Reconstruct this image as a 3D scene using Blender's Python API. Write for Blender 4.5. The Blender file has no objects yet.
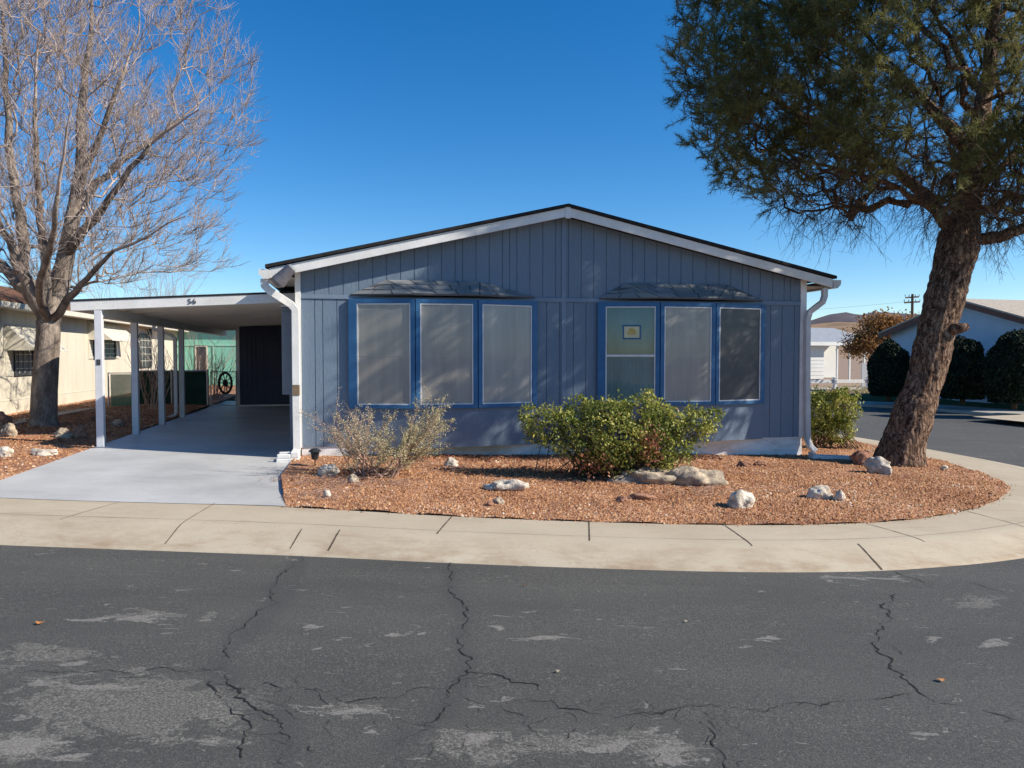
import bpy, math, random
import numpy as np
from mathutils import Vector, noise
from mathutils.bvhtree import BVHTree
from mathutils.geometry import delaunay_2d_cdt
random.seed(7); RNG = np.random.default_rng(7)
R = math.radians
sc = bpy.context.scene
COL = sc.collection
# ------------------------------------------------------------------ camera
CAMZ = 1.65; F = 769.0; PITCH = math.atan(28/769)
cam = bpy.data.cameras.new('camera'); co = bpy.data.objects.new('camera', cam); COL.objects.link(co)
co.location = (0, 0, CAMZ); co.rotation_euler = (math.pi/2-PITCH, 0, 0)
cam.sensor_width = 36; cam.lens = F/1024*36; cam.clip_end = 30000; cam.clip_start = .05
sc.camera = co
sc.render.resolution_x = 1024; sc.render.resolution_y = 768
sc.view_settings.view_transform = 'Standard'; sc.view_settings.look = 'None'
sc.view_settings.exposure = 0.52; sc.view_settings.gamma = 1
CP, SP = math.cos(PITCH), math.sin(PITCH)
def ray(px, py):
    a = (px-512)/F; b = (384-py)/F
    return Vector((a, CP+b*SP, -SP+b*CP))
def at(px, py, Y):
    d = ray(px, py); return Vector((0, 0, CAMZ)) + d*(Y/d.y)
# ------------------------------------------------------------------ light
EL = 34.0
AZ = -12.0
sdir = Vector((math.cos(R(AZ))*math.cos(R(EL)), math.sin(R(AZ))*math.cos(R(EL)), math.sin(R(EL))))
sun = bpy.data.lights.new('sun', 'SUN'); so = bpy.data.objects.new('sun', sun); COL.objects.link(so)
sun.energy = 5.0; sun.angle = R(.53); sun.color = (1, .93, .82)
so.rotation_euler = sdir.to_track_quat('Z', 'Y').to_euler()
w = bpy.data.worlds.new('World'); sc.world = w; w.use_nodes = True
nt = w.node_tree; bg = nt.nodes['Background']
sky = nt.nodes.new('ShaderNodeTexSky'); sky.sky_type = 'NISHITA'; sky.sun_disc = False
sky.sun_elevation = R(EL); sky.sun_rotation = R(90-AZ); sky.altitude = 1200; sky.air_density = 1.0
sky.dust_density = .15; sky.ozone_density = 3.2
hs = nt.nodes.new('ShaderNodeHueSaturation'); hs.inputs['Saturation'].default_value = 1.36; hs.inputs['Hue'].default_value = .502
nt.links.new(sky.outputs[0], hs.inputs['Color']); nt.links.new(hs.outputs[0], bg.inputs[0]); bg.inputs[1].default_value = .110
# ------------------------------------------------------------------ tags
def tag(o, label=None, cat=None, group=None, kind=None):
    if label: o['label'] = label
    if cat: o['category'] = cat
    if group: o['group'] = group
    if kind: o['kind'] = kind
    return o
WO = {}
def empty(name, loc, label, cat, group=None):
    o = bpy.data.objects.new(name, None); COL.objects.link(o); o.location = loc
    o.empty_display_size = .1
    WO[o.name] = Vector(loc); return tag(o, label, cat, group)
def link_mesh(name, me, parent, origin):
    o = bpy.data.objects.new(name, me); COL.objects.link(o)
    if parent is not None:
        o.parent = parent; WO[o.name] = WO[parent.name]
    else:
        o.location = origin; WO[o.name] = Vector(origin)
    return o
def copy_tree(o, parent=None):
    c = o.copy(); COL.objects.link(c)
    if parent is not None: c.parent = parent
    WO[c.name] = WO[o.name]
    for ch in [x for x in bpy.data.objects if x.parent == o]: copy_tree(ch, c)
    return c
# ------------------------------------------------------------------ materials
def newmat(name):
    m = bpy.data.materials.new(name); m.use_nodes = True
    n = m.node_tree.nodes; return m, n, m.node_tree.links, n['Principled BSDF']
def ramp(n, stops):
    r = n.new('ShaderNodeValToRGB'); e = r.color_ramp.elements
    while len(e) < len(stops): e.new(.5)
    for i, (p, c) in enumerate(stops): e[i].position = p; e[i].color = (*c, 1) if len(c) == 3 else c
    return r
def mixc(n, l, fac, a, b, mode='MIX'):
    m = n.new('ShaderNodeMix'); m.data_type = 'RGBA'; m.blend_type = mode
    for k, v in ((0, fac), (6, a), (7, b)):
        if isinstance(v, bpy.types.NodeSocket): l.new(v, m.inputs[k])
        elif k == 0: m.inputs[0].default_value = v
        else: m.inputs[k].default_value = (*v, 1)
    return m.outputs[2]
def nz(n, l, vec, scale, detail=4, rough=.6, dist=0):
    t = n.new('ShaderNodeTexNoise'); t.inputs['Scale'].default_value = scale
    t.inputs['Detail'].default_value = detail; t.inputs['Roughness'].default_value = rough
    t.inputs['Distortion'].default_value = dist
    l.new(vec, t.inputs['Vector']); return t.outputs['Fac']
def pos(n, l, scale=(1, 1, 1)):
    g = n.new('ShaderNodeNewGeometry')
    if scale == (1, 1, 1): return g.outputs['Position']
    m = n.new('ShaderNodeMapping'); m.inputs['Scale'].default_value = scale
    l.new(g.outputs['Position'], m.inputs['Vector']); return m.outputs[0]
def basic(name, c, c2=None, scale=6, rough=.6, bump=0, bscale=60, spec=.4, stretch=(1, 1, 1), metal=0, detail=5, contrast=(.35, .65), grain=0):
    m, n, l, p = newmat(name); v = pos(n, l, stretch)
    c2 = c2 or tuple(x*.8 for x in c)
    r = ramp(n, [(contrast[0], c2), (contrast[1], c)]); l.new(nz(n, l, v, scale, detail), r.inputs[0])
    col = r.outputs[0]
    if grain:
        g = ramp(n, [(.3, (1-grain,)*3), (.7, (1+grain,)*3)]); l.new(nz(n, l, v, bscale, 2), g.inputs[0])
        col = mixc(n, l, 1.0, col, g.outputs[0], 'MULTIPLY')
    l.new(col, p.inputs['Base Color'])
    p.inputs['Roughness'].default_value = rough; p.inputs['Specular IOR Level'].default_value = spec
    p.inputs['Metallic'].default_value = metal
    if bump:
        b = n.new('ShaderNodeBump'); b.inputs['Strength'].default_value = bump; b.inputs['Distance'].default_value = .02
        l.new(nz(n, l, v, bscale, 3), b.inputs['Height']); l.new(b.outputs[0], p.inputs['Normal'])
    return m
def leafmat(name, stops, trans=.25, rough=.55):
    m, n, l, p = newmat(name)
    a = n.new('ShaderNodeAttribute'); a.attribute_name = 'tint'
    r = ramp(n, stops); l.new(a.outputs['Fac'], r.inputs[0]); l.new(r.outputs[0], p.inputs['Base Color'])
    p.inputs['Roughness'].default_value = rough; p.inputs['Specular IOR Level'].default_value = .3 if trans else .08
    if trans:
        t = n.new('ShaderNodeBsdfTranslucent'); mx = n.new('ShaderNodeMixShader'); mx.inputs[0].default_value = trans
        l.new(r.outputs[0], t.inputs[0]); l.new(p.outputs[0], mx.inputs[1]); l.new(t.outputs[0], mx.inputs[2])
        l.new(mx.outputs[0], n['Material Output'].inputs[0])
    return m
M = {}
M['siding'] = basic('blue_siding_paint', (.162, .212, .270), (.136, .180, .235), 1.0, .55, .25, 45, .35, (1, 1, .3), grain=.05)
M['trimblue'] = basic('bright_blue_trim_paint', (.035, .14, .29), (.03, .115, .24), 5, .5, .1, 40, .4)
M['belt'] = basic('belt_trim_paint', (.180, .235, .300), (.155, .205, .27), 3, .5, .1, 40, .4)
M['white'] = basic('white_trim_paint', (.78, .76, .72), (.66, .64, .60), 2.5, .5, .08, 40, .4, grain=.04)
M['dirtywhite'] = basic('skirting_white_paint', (.80, .79, .76), (.58, .56, .52), 2.2, .6, .25, 30, .3, (1, 1, 2.5), contrast=(.35, .55), grain=.06)
M['gutter'] = basic('gutter_paint', (.62, .60, .57), (.5, .48, .46), 4, .4, 0, 40, .5)
M['alu'] = basic('white_aluminium', (.72, .72, .72), (.6, .6, .6), 8, .35, 0, 40, .5)
M['darkmetal'] = basic('dark_metal', (.06, .06, .065), (.04, .04, .045), 8, .4, 0, 40, .5)
M['roofdark'] = basic('dark_roof_shingle', (.035, .032, .032), (.02, .018, .018), 14, .85, .5, 80, .2, grain=.3)
M['underlay'] = basic('weathered_roof_underlay', (.11, .115, .12), (.085, .09, .095), 12, .95, 0, 40, .1)
M['soffit'] = basic('soffit_paint', (.55, .50, .43), (.48, .44, .38), 2, .6)
M['pan'] = basic('carport_ceiling_pan', (.78, .74, .66), (.70, .66, .58), 1.5, .5)
M['panpost'] = basic('carport_post_paint', (.66, .66, .67), (.56, .56, .57), 4, .45, .05, 40)
M['cabinet'] = basic('grey_metal_cabinet', (.20, .21, .24), (.16, .17, .2), 3, .5)
M['shed'] = basic('dark_shed_siding', (.040, .048, .085), (.03, .037, .07), 2, .6, .2, 40)
M['curtain'] = basic('curtain_cloth', (.40, .48, .50), (.28, .37, .40), 3, .9, .2, 90, .1, (1, 1, .2))
M['paper'] = basic('paper_sign', (.62, .58, .38), (.60, .55, .30), 30, .8)
M['papermark'] = basic('yellow_print', (.55, .42, .12), (.5, .3, .1), 60, .8)
M['gravelrock'] = None
M['beige'] = basic('beige_wall_paint', (.60, .545, .435), (.54, .49, .385), 1.2, .7, .25, 30, .25, (1, 1, .4), grain=.05)
M['cream'] = basic('cream_metal', (.66, .61, .50), (.58, .54, .44), 4, .5)
M['brownroof'] = basic('brown_roof_shingle', (.20, .105, .06), (.12, .06, .035), 9, .9, .6, 60, .1, grain=.35)
M['mint'] = basic('mint_wall_paint', (.22, .52, .40), (.19, .46, .36), 1.5, .6, .1, 40, .3)
M['greenfence'] = basic('dark_green_fence_fabric', (.012, .05, .038), (.008, .035, .027), 4, .7, .3, 80, .2, grain=.2)
M['greenslat'] = basic('green_privacy_slat', (.06, .24, .17), (.045, .19, .13), 10, .6)
M['steel'] = basic('galvanised_steel', (.42, .43, .44), (.34, .35, .36), 10, .4, 0, 40, .5, metal=.4)
M['tyre'] = basic('black_rubber', (.012, .012, .014), (.02, .02, .022), 20, .7)
M['bluehouse2'] = basic('pale_blue_wall_paint', (.42, .52, .62), (.38, .48, .58), 2, .7, .15, 30, .3, grain=.04)
M['rust'] = basic('rust_brown_fascia_paint', (.17, .075, .05), (.13, .055, .04), 6, .7)
M['tanroof'] = basic('tan_roof_shingle', (.46, .40, .33), (.36, .31, .25), 8, .9, .4, 60, .1, grain=.2)
M['greyroof'] = basic('grey_roof_shingle', (.33, .35, .38), (.27, .29, .31), 4, .9, .3, 40, .1, grain=.15)
M['farwhite'] = basic('far_white_siding', (.74, .74, .70), (.66, .66, .62), 1, .6, .1, 30, .3)
M['recess_shade'] = basic('recess_shade_colour', (.05, .045, .045), (.035, .032, .03), 4, .8)  # near-black colour standing in for shade on the far house
M['woodpole'] = basic('weathered_pole_wood', (.13, .09, .065), (.09, .06, .045), 12, .9, .3, 40, .2)
M['rail'] = basic('white_vinyl_rail', (.80, .80, .78), (.72, .72, .70), 4, .4)
M['lantern'] = basic('black_lantern_plastic', (.02, .022, .025), (.03, .032, .035), 20, .4)
M['frost'] = basic('frosted_lens', (.30, .34, .34), (.25, .28, .28), 20, .3)
M['lawn'] = basic('winter_lawn', (.040, .075, .022), (.06, .07, .03), 5, .9, .8, 120, .1, grain=.4)
M['dirt'] = basic('desert_dirt', (.34, .25, .18), (.27, .19, .135), .6, .95, .5, 20, .1, grain=.15)
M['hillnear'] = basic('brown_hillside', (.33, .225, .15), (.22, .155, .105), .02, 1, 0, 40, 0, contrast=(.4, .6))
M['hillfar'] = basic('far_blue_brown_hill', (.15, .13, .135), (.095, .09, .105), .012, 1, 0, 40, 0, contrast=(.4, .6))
M['barebark'] = basic('pale_grey_bark', (.29, .235, .19), (.14, .11, .09), 7, .9, .9, 38, .1, (1, 1, .35), contrast=(.38, .6), grain=.25)
M['twig'] = basic('pale_twig_bark', (.50, .41, .36), (.30, .23, .19), 5, .8, 0, 40, .2)
M['shrubtwig'] = basic('grey_shrub_twig', (.48, .33, .26), (.28, .17, .13), 9, .9, 0, 40, .1)
M['darktwig'] = basic('brown_twig', (.12, .08, .055), (.07, .05, .035), 9, .9, 0, 40, .1)
M['whiterock'] = basic('white_quartz_rock', (.62, .55, .46), (.34, .27, .20), 9, .85, .9, 25, .2, contrast=(.35, .6), grain=.12)
M['tanrock'] = basic('tan_lichen_rock', (.47, .38, .27), (.20, .16, .13), 7, .9, 1, 18, .15, contrast=(.36, .6), grain=.2)
M['brownrock'] = basic('red_brown_rock', (.36, .19, .12), (.20, .10, .07), 7, .9, 1, 20, .1, contrast=(.36, .6), grain=.2)
M['pineleaf'] = leafmat('pine_needles', [(0, (.11, .115, .036)), (.5, (.20, .195, .062)), (.86, (.29, .26, .09)), (1, (.33, .22, .10))], .42, .5)
M['bushleaf'] = leafmat('green_bush_leaves', [(0, (.08, .11, .025)), (.3, (.22, .25, .045)), (.65, (.45, .43, .09)), (.93, (.62, .54, .20)), (1, (.34, .14, .07))], .3)
M['dryleaf'] = leafmat('dry_red_leaves', [(0, (.18, .06, .03)), (.6, (.33, .12, .06)), (1, (.42, .22, .12))], .2)
M['sageleaf'] = leafmat('grey_green_small_leaves', [(0, (.28, .27, .11)), (.5, (.50, .45, .24)), (1, (.64, .54, .38))], .25)
M['orangeleaf'] = leafmat('orange_autumn_leaves', [(0, (.17, .075, .022)), (.5, (.31, .14, .04)), (1, (.42, .24, .07))], .3)
M['hedgeleaf'] = leafmat('dark_evergreen_sprays', [(0, (.004, .009, .004)), (.6, (.013, .025, .010)), (1, (.034, .055, .020))], .05, .8)
M['tab'] = leafmat('shingle_tab', [(0, (.17, .18, .185)), (.6, (.21, .22, .225)), (1, (.27, .26, .235))], 0, .98)
M['stone'] = leafmat('gravel_stones', [(0, (.16, .065, .032)), (.35, (.33, .155, .075)), (.72, (.49, .26, .13)), (.93, (.58, .38, .23)), (1, (.66, .54, .42))], 0, .9)

def concrete(name, c, c2, stain, smooth=False):
    m, n, l, p = newmat(name); v = pos(n, l)
    r = ramp(n, [(.3, c2), (.68, c)]); l.new(nz(n, l, v, 1.1, 6, .65), r.inputs[0])
    g = ramp(n, [(.3, (.90,)*3), (.7, (1.08,)*3)]); l.new(nz(n, l, v, 130, 3, .7), g.inputs[0])
    col = mixc(n, l, 1.0, r.outputs[0], g.outputs[0], 'MULTIPLY')
    s = ramp(n, [(.56, (0, 0, 0)), (.70, (1, 1, 1))]); l.new(nz(n, l, pos(n, l, (1, 3.2, 1)), .9, 7, .7, .6), s.inputs[0])
    mm = n.new('ShaderNodeMath'); mm.operation = 'MULTIPLY'; mm.inputs[1].default_value = .45
    l.new(s.outputs[0], mm.inputs[0]); col = mixc(n, l, mm.outputs[0], col, stain)
    s2 = ramp(n, [(.63, (0, 0, 0)), (.66, (1, 1, 1))]); l.new(nz(n, l, v, 24, 3, .7), s2.inputs[0])
    m3 = n.new('ShaderNodeMath'); m3.operation = 'MULTIPLY'; m3.inputs[1].default_value = .25
    l.new(s2.outputs[0], m3.inputs[0]); col = mixc(n, l, m3.outputs[0], col, tuple(x*.5 for x in c2))
    a = n.new('ShaderNodeAttribute'); a.attribute_name = 'dirt'
    dn = n.new('ShaderNodeMath'); dn.operation = 'MULTIPLY'
    dr = ramp(n, [(.44, (0, 0, 0)), (.66, (.75, .75, .75))]); l.new(nz(n, l, pos(n, l, (1, 2, 1)), 2.2, 6, .7), dr.inputs[0])
    l.new(dr.outputs[0], dn.inputs[0]); l.new(a.outputs['Fac'], dn.inputs[1])
    col = mixc(n, l, dn.outputs[0], col, stain)
    l.new(col, p.inputs['Base Color']); p.inputs['Roughness'].default_value = .45 if smooth else .85
    p.inputs['Specular IOR Level'].default_value = .35 if smooth else .25
    b = n.new('ShaderNodeBump'); b.inputs['Strength'].default_value = .12 if smooth else .35; b.inputs['Distance'].default_value = .01
    l.new(nz(n, l, v, 110, 4, .7), b.inputs['Height']); l.new(b.outputs[0], p.inputs['Normal'])
    return m
M['walk'] = concrete('sidewalk_concrete', (.50, .425, .315), (.42, .35, .255), (.31, .22, .14))
M['drive'] = concrete('painted_driveway_concrete', (.56, .555, .535), (.40, .40, .39), (.30, .29, .275), True)
M['drivewaydark'] = concrete('far_walk_concrete', (.40, .38, .34), (.34, .32, .29), (.27, .24, .2))

def gravelmat():
    m, n, l, p = newmat('red_gravel'); v = pos(n, l)
    vo = n.new('ShaderNodeTexVoronoi'); vo.inputs['Scale'].default_value = 52; l.new(v, vo.inputs['Vector'])
    sep = n.new('ShaderNodeSeparateColor'); l.new(vo.outputs['Color'], sep.inputs[0])
    r = ramp(n, [(0, (.19, .08, .045)), (.4, (.36, .17, .09)), (.8, (.50, .26, .145)), (1, (.62, .46, .34))]); l.new(sep.outputs[0], r.inputs[0])
    d = ramp(n, [(.35, (.66, .62, .60)), (.65, (1.1, 1.1, 1.1))]); l.new(nz(n, l, v, 1.6, 5), d.inputs[0])
    col = mixc(n, l, 1.0, r.outputs[0], d.outputs[0], 'MULTIPLY')
    l.new(col, p.inputs['Base Color']); p.inputs['Roughness'].default_value = .95; p.inputs['Specular IOR Level'].default_value = .15
    b = n.new('ShaderNodeBump'); b.inputs['Strength'].default_value = .9; b.inputs['Distance'].default_value = .012; b.invert = True
    l.new(vo.outputs['Distance'], b.inputs['Height']); l.new(b.outputs[0], p.inputs['Normal'])
    return m
M['gravel'] = gravelmat()

def asphalt():
    m, n, l, p = newmat('asphalt'); v = pos(n, l)
    def attr(k):
        a = n.new('ShaderNodeAttribute'); a.attribute_name = k; return a.outputs['Fac']
    def math_(op, a, b):
        q = n.new('ShaderNodeMath'); q.operation = op
        for k, x in enumerate((a, b)):
            if isinstance(x, (int, float)): q.inputs[k].default_value = x
            else: l.new(x, q.inputs[k])
        return q.outputs[0]
    big = ramp(n, [(.3, (.068, .067, .061)), (.7, (.092, .090, .081))]); l.new(nz(n, l, pos(n, l, (.5, 1.6, 1)), .9, 6, .6), big.inputs[0])
    col = big.outputs[0]
    fine = ramp(n, [(.30, (.50,)*3), (.5, (.93, .93, .93)), (.68, (1.9, 1.85, 1.75))]); l.new(nz(n, l, v, 105, 3, .85), fine.inputs[0])
    col = mixc(n, l, 1.0, col, fine.outputs[0], 'MULTIPLY')
    # light speckle in bands where the seal coat is thin
    sp = ramp(n, [(.56, (0, 0, 0)), (.64, (1, 1, 1))]); l.new(nz(n, l, v, 60, 3, .8), sp.inputs[0])
    band = ramp(n, [(.40, (0, 0, 0)), (.60, (1, 1, 1))]); l.new(nz(n, l, pos(n, l, (.35, 1.5, 1)), 1.1, 5, .65), band.inputs[0])
    grain = attr('grain')
    amt = math_('MAXIMUM', math_('MULTIPLY', band.outputs[0], .85), grain)
    col = mixc(n, l, math_('MULTIPLY', math_('MULTIPLY', sp.outputs[0], amt), .75), col, (.24, .22, .19))
    edge = math_('ADD', attr('worn'), math_('MULTIPLY', math_('SUBTRACT', nz(n, l, pos(n, l, (.7, 1.6, 1)), 5.5, 10, .68, .9), .5), 4.2))
    wr = ramp(n, [(.56, (0, 0, 0)), (.59, (1, 1, 1))]); l.new(edge, wr.inputs[0])
    gedge = math_('ADD', grain, math_('MULTIPLY', math_('SUBTRACT', nz(n, l, pos(n, l, (.8, 1.4, 1)), 4, 10, .72, .8), .5), 3.4))
    gr = ramp(n, [(.44, (0, 0, 0)), (.50, (1, 1, 1))]); l.new(gedge, gr.inputs[0])
    gsp = ramp(n, [(.38, (.06, .057, .052)), (.5, (.135, .128, .11)), (.62, (.32, .30, .26))]); l.new(nz(n, l, v, 75, 4, .85), gsp.inputs[0])
    col = mixc(n, l, math_('MULTIPLY', gr.outputs[0], .80), col, gsp.outputs[0])
    wsp = ramp(n, [(.36, (.12, .11, .10)), (.62, (.33, .31, .27))]); l.new(nz(n, l, v, 85, 4, .85), wsp.inputs[0])
    col = mixc(n, l, math_('MULTIPLY', wr.outputs[0], .85), col, wsp.outputs[0])
    col = mixc(n, l, math_('MULTIPLY', attr('seal'), .38), col, (.052, .052, .05))
    l.new(col, p.inputs['Base Color']); p.inputs['Roughness'].default_value = .78; p.inputs['Specular IOR Level'].default_value = .35
    b = n.new('ShaderNodeBump'); b.inputs['Strength'].default_value = .8; b.inputs['Distance'].default_value = .010
    h = math_('SUBTRACT', nz(n, l, v, 120, 4, .8), math_('ADD', math_('MULTIPLY', wr.outputs[0], .5), math_('MULTIPLY', gr.outputs[0], .3)))
    l.new(h, b.inputs['Height']); l.new(b.outputs[0], p.inputs['Normal'])
    return m
M['asphalt'] = asphalt()
M['crack'] = basic('crack_shadow_dirt', (.012, .012, .012), (.02, .018, .016), 30, .95)
M['joint'] = basic('joint_dirt', (.10, .075, .05), (.06, .045, .03), 30, .95)

def pinebark():
    m, n, l, p = newmat('pine_bark'); v = pos(n, l)
    t = n.new('ShaderNodeTexNoise'); t.inputs['Scale'].default_value = 5; t.inputs['Detail'].default_value = 4; l.new(v, t.inputs['Vector'])
    s = n.new('ShaderNodeVectorMath'); s.operation = 'SCALE'; s.inputs['Scale'].default_value = .22; l.new(t.outputs['Color'], s.inputs[0])
    d = n.new('ShaderNodeVectorMath'); d.operation = 'ADD'; l.new(v, d.inputs[0]); l.new(s.outputs[0], d.inputs[1])
    mp = n.new('ShaderNodeMapping'); mp.inputs['Scale'].default_value = (1, 1, .16); mp.inputs['Rotation'].default_value = (0, -.22, 0); l.new(d.outputs[0], mp.inputs['Vector'])
    vo = n.new('ShaderNodeTexVoronoi'); vo.feature = 'DISTANCE_TO_EDGE'; vo.inputs['Scale'].default_value = 17; l.new(mp.outputs[0], vo.inputs['Vector'])
    fis = nz(n, l, mp.outputs[0], 26, 7, .75, .5)
    add = n.new('ShaderNodeMath'); add.operation = 'MULTIPLY_ADD'; add.inputs[1].default_value = .85; l.new(vo.outputs['Distance'], add.inputs[0]); l.new(fis, add.inputs[2])
    r = ramp(n, [(.42, (.032, .020, .014)), (.54, (.16, .092, .062)), (.68, (.38, .245, .165)), (.9, (.50, .35, .25))]); l.new(add.outputs[0], r.inputs[0])
    g = ramp(n, [(.3, (.62,)*3), (.7, (1.3,)*3)]); l.new(nz(n, l, v, 30, 6, .8), g.inputs[0])
    l.new(mixc(n, l, 1.0, r.outputs[0], g.outputs[0], 'MULTIPLY'), p.inputs['Base Color'])
    p.inputs['Roughness'].default_value = .95; p.inputs['Specular IOR Level'].default_value = .1
    b = n.new('ShaderNodeBump'); b.inputs['Strength'].default_value = 1; b.inputs['Distance'].default_value = .09
    l.new(add.outputs[0], b.inputs['Height'])
    b2 = n.new('ShaderNodeBump'); b2.inputs['Strength'].default_value = .7; b2.inputs['Distance'].default_value = .025
    l.new(nz(n, l, v, 35, 6, .8), b2.inputs['Height']); l.new(b.outputs[0], b2.inputs['Normal']); l.new(b2.outputs[0], p.inputs['Normal'])
    return m
M['pinebark'] = pinebark()

def screenmat(name, c, gloss, rough):
    m, n, l, p = newmat(name); v = pos(n, l)
    r = ramp(n, [(.3, tuple(x*.72 for x in c)), (.7, c)]); l.new(nz(n, l, pos(n, l, (3.2, 3.2, .25)), 2.6, 5, .65), r.inputs[0])
    g = ramp(n, [(.3, (.94,)*3), (.7, (1.06,)*3)]); l.new(nz(n, l, v, 260, 2, .7), g.inputs[0])
    l.new(mixc(n, l, 1.0, r.outputs[0], g.outputs[0], 'MULTIPLY'), p.inputs['Base Color'])
    p.inputs['Roughness'].default_value = rough; p.inputs['Specular IOR Level'].default_value = gloss
    p.inputs['Coat Weight'].default_value = .45 if 'dark' not in name else .15; p.inputs['Coat Roughness'].default_value = .06
    return m
M['screen'] = screenmat('grey_solar_screen', (.33, .305, .265), .6, .42)
M['screenlight'] = screenmat('light_grey_solar_screen', (.35, .33, .30), .6, .4)
M['screendark'] = screenmat('dark_insect_screen', (.045, .047, .055), .5, .45)
def glassmat():
    m, n, l, p = newmat('window_glass'); n.remove(p)
    t = n.new('ShaderNodeBsdfTransparent'); t.inputs[0].default_value = (.82, .90, .90, 1)
    g = n.new('ShaderNodeBsdfGlossy'); g.inputs['Roughness'].default_value = .03
    f = n.new('ShaderNodeFresnel'); f.inputs[0].default_value = 1.5
    a = n.new('ShaderNodeMath'); a.operation = 'MULTIPLY_ADD'; a.inputs[1].default_value = .7; a.inputs[2].default_value = .015; l.new(f.outputs[0], a.inputs[0])
    mx = n.new('ShaderNodeMixShader'); l.new(a.outputs[0], mx.inputs[0]); l.new(t.outputs[0], mx.inputs[1]); l.new(g.outputs[0], mx.inputs[2])
    l.new(mx.outputs[0], n['Material Output'].inputs[0]); return m
M['glass'] = glassmat()
# ------------------------------------------------------------------ mesh builder
class MB:
    def __init__(s): s.v = []; s.f = []; s.t = []
    def add(s, vs, fs, t=0.0):
        k = len(s.v); s.v += [tuple(x) for x in vs]; s.f += [tuple(i+k for i in f) for f in fs]; s.t += [t]*len(fs); return s
    def hexa(s, p, t=0.0):      # p: 4 bottom + 4 top
        return s.add(p, [(3, 2, 1, 0), (4, 5, 6, 7), (0, 1, 5, 4), (1, 2, 6, 5), (2, 3, 7, 6), (3, 0, 4, 7)], t)
    def box(s, x0, x1, y0, y1, z0, z1, fn=None, t=0.0):
        p = [(x0, y0, z0), (x1, y0, z0), (x1, y1, z0), (x0, y1, z0), (x0, y0, z1), (x1, y0, z1), (x1, y1, z1), (x0, y1, z1)]
        return s.hexa([fn(*q) for q in p] if fn else p, t)
    def prism(s, poly, ext):    # poly: list of Vectors, ext: Vector
        n = len(poly); vs = [Vector(q) for q in poly]+[Vector(q)+ext for q in poly]
        fs = [tuple(range(n)), tuple(range(2*n-1, n-1, -1))]+[(i, i+n, (i+1) % n+n, (i+1) % n) for i in range(n)]
        return s.add(vs, fs)
    def tube(s, pts, rad, n=8, cap=True, squash=1.0):
        pts = [Vector(q) for q in pts]
        if not isinstance(rad, (list, tuple)): rad = [rad]*len(pts)
        vs = []; up = None
        for i, q in enumerate(pts):
            d = (pts[min(i+1, len(pts)-1)]-pts[max(i-1, 0)])
            d = d.normalized() if d.length > 1e-9 else Vector((0, 0, 1))
            if up is None: up = d.orthogonal().normalized()
            up = (up-d*up.dot(d)); up = up.normalized() if up.length > 1e-6 else d.orthogonal().normalized()
            sd = d.cross(up)
            for k in range(n):
                a = 2*math.pi*k/n; vs.append(q+(up*math.cos(a)+sd*math.sin(a)*squash)*rad[i])
        fs = [(i*n+k, i*n+(k+1) % n, (i+1)*n+(k+1) % n, (i+1)*n+k) for i in range(len(pts)-1) for k in range(n)]
        if cap: fs += [tuple(range(n-1, -1, -1)), tuple((len(pts)-1)*n+k for k in range(n))]
        return s.add(vs, fs)
    def rtube(s, pts, wx, wy, ax):   # rectangular duct along pts; ax: fixed side axis
        pts = [Vector(q) for q in pts]; vs = []
        for i, q in enumerate(pts):
            d = (pts[min(i+1, len(pts)-1)]-pts[max(i-1, 0)]).normalized()
            a = ax.normalized(); b = d.cross(a).normalized()
            for sx, sy in ((-1, -1), (1, -1), (1, 1), (-1, 1)): vs.append(q+a*(sx*wx/2)+b*(sy*wy/2))
        fs = [(i*4+k, i*4+(k+1) % 4, (i+1)*4+(k+1) % 4, (i+1)*4+k) for i in range(len(pts)-1) for k in range(4)]
        fs += [(3, 2, 1, 0), tuple((len(pts)-1)*4+k for k in range(4))]
        return s.add(vs, fs)
    def build(s, name, mat, parent=None, origin=None, smooth=False, bevel=0, tint=False):
        if origin is None: origin = WO[parent.name] if parent is not None else Vector(s.v[0])
        ox, oy, oz = origin
        me = bpy.data.meshes.new(name); me.from_pydata([(a-ox, b-oy, c-oz) for a, b, c in s.v], [], s.f)
        me.materials.append(mat)
        if smooth: me.polygons.foreach_set('use_smooth', [True]*len(me.polygons))
        if tint:
            a = me.attributes.new('tint', 'FLOAT', 'FACE'); a.data.foreach_set('value', s.t)
        me.update(); o = link_mesh(name, me, parent, origin)
        import bmesh
        bm = bmesh.new(); bm.from_mesh(me); bmesh.ops.recalc_face_normals(bm, faces=bm.faces); bm.to_mesh(me); bm.free()
        if bevel:
            b = o.modifiers.new('bevel', 'BEVEL'); b.width = bevel; b.segments = 2; b.limit_method = 'ANGLE'
        return o
def np_mesh(name, V, Fc, mat, parent=None, origin=(0, 0, 0), attrs=None, smooth=False):
    """V (n,3), Fc (m,k) arrays"""
    if parent is not None: origin = WO[parent.name]
    V = (V-np.array(tuple(origin)))
    me = bpy.data.meshes.new(name); m, k = Fc.shape
    me.vertices.add(len(V)); me.vertices.foreach_set('co', V.astype(np.float32).ravel())
    me.loops.add(m*k); me.loops.foreach_set('vertex_index', Fc.astype(np.int32).ravel())
    me.polygons.add(m); me.polygons.foreach_set('loop_start', np.arange(0, m*k, k, dtype=np.int32))
    me.polygons.foreach_set('loop_total', np.full(m, k, dtype=np.int32))
    if smooth: me.polygons.foreach_set('use_smooth', np.ones(m, dtype=bool))
    for nm, (dom, arr) in (attrs or {}).items():
        a = me.attributes.new(nm, 'FLOAT', dom); a.data.foreach_set('value', arr.astype(np.float32))
    me.materials.append(mat); me.update(calc_edges=True); me.validate()
    return link_mesh(name, me, parent, origin)
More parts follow.
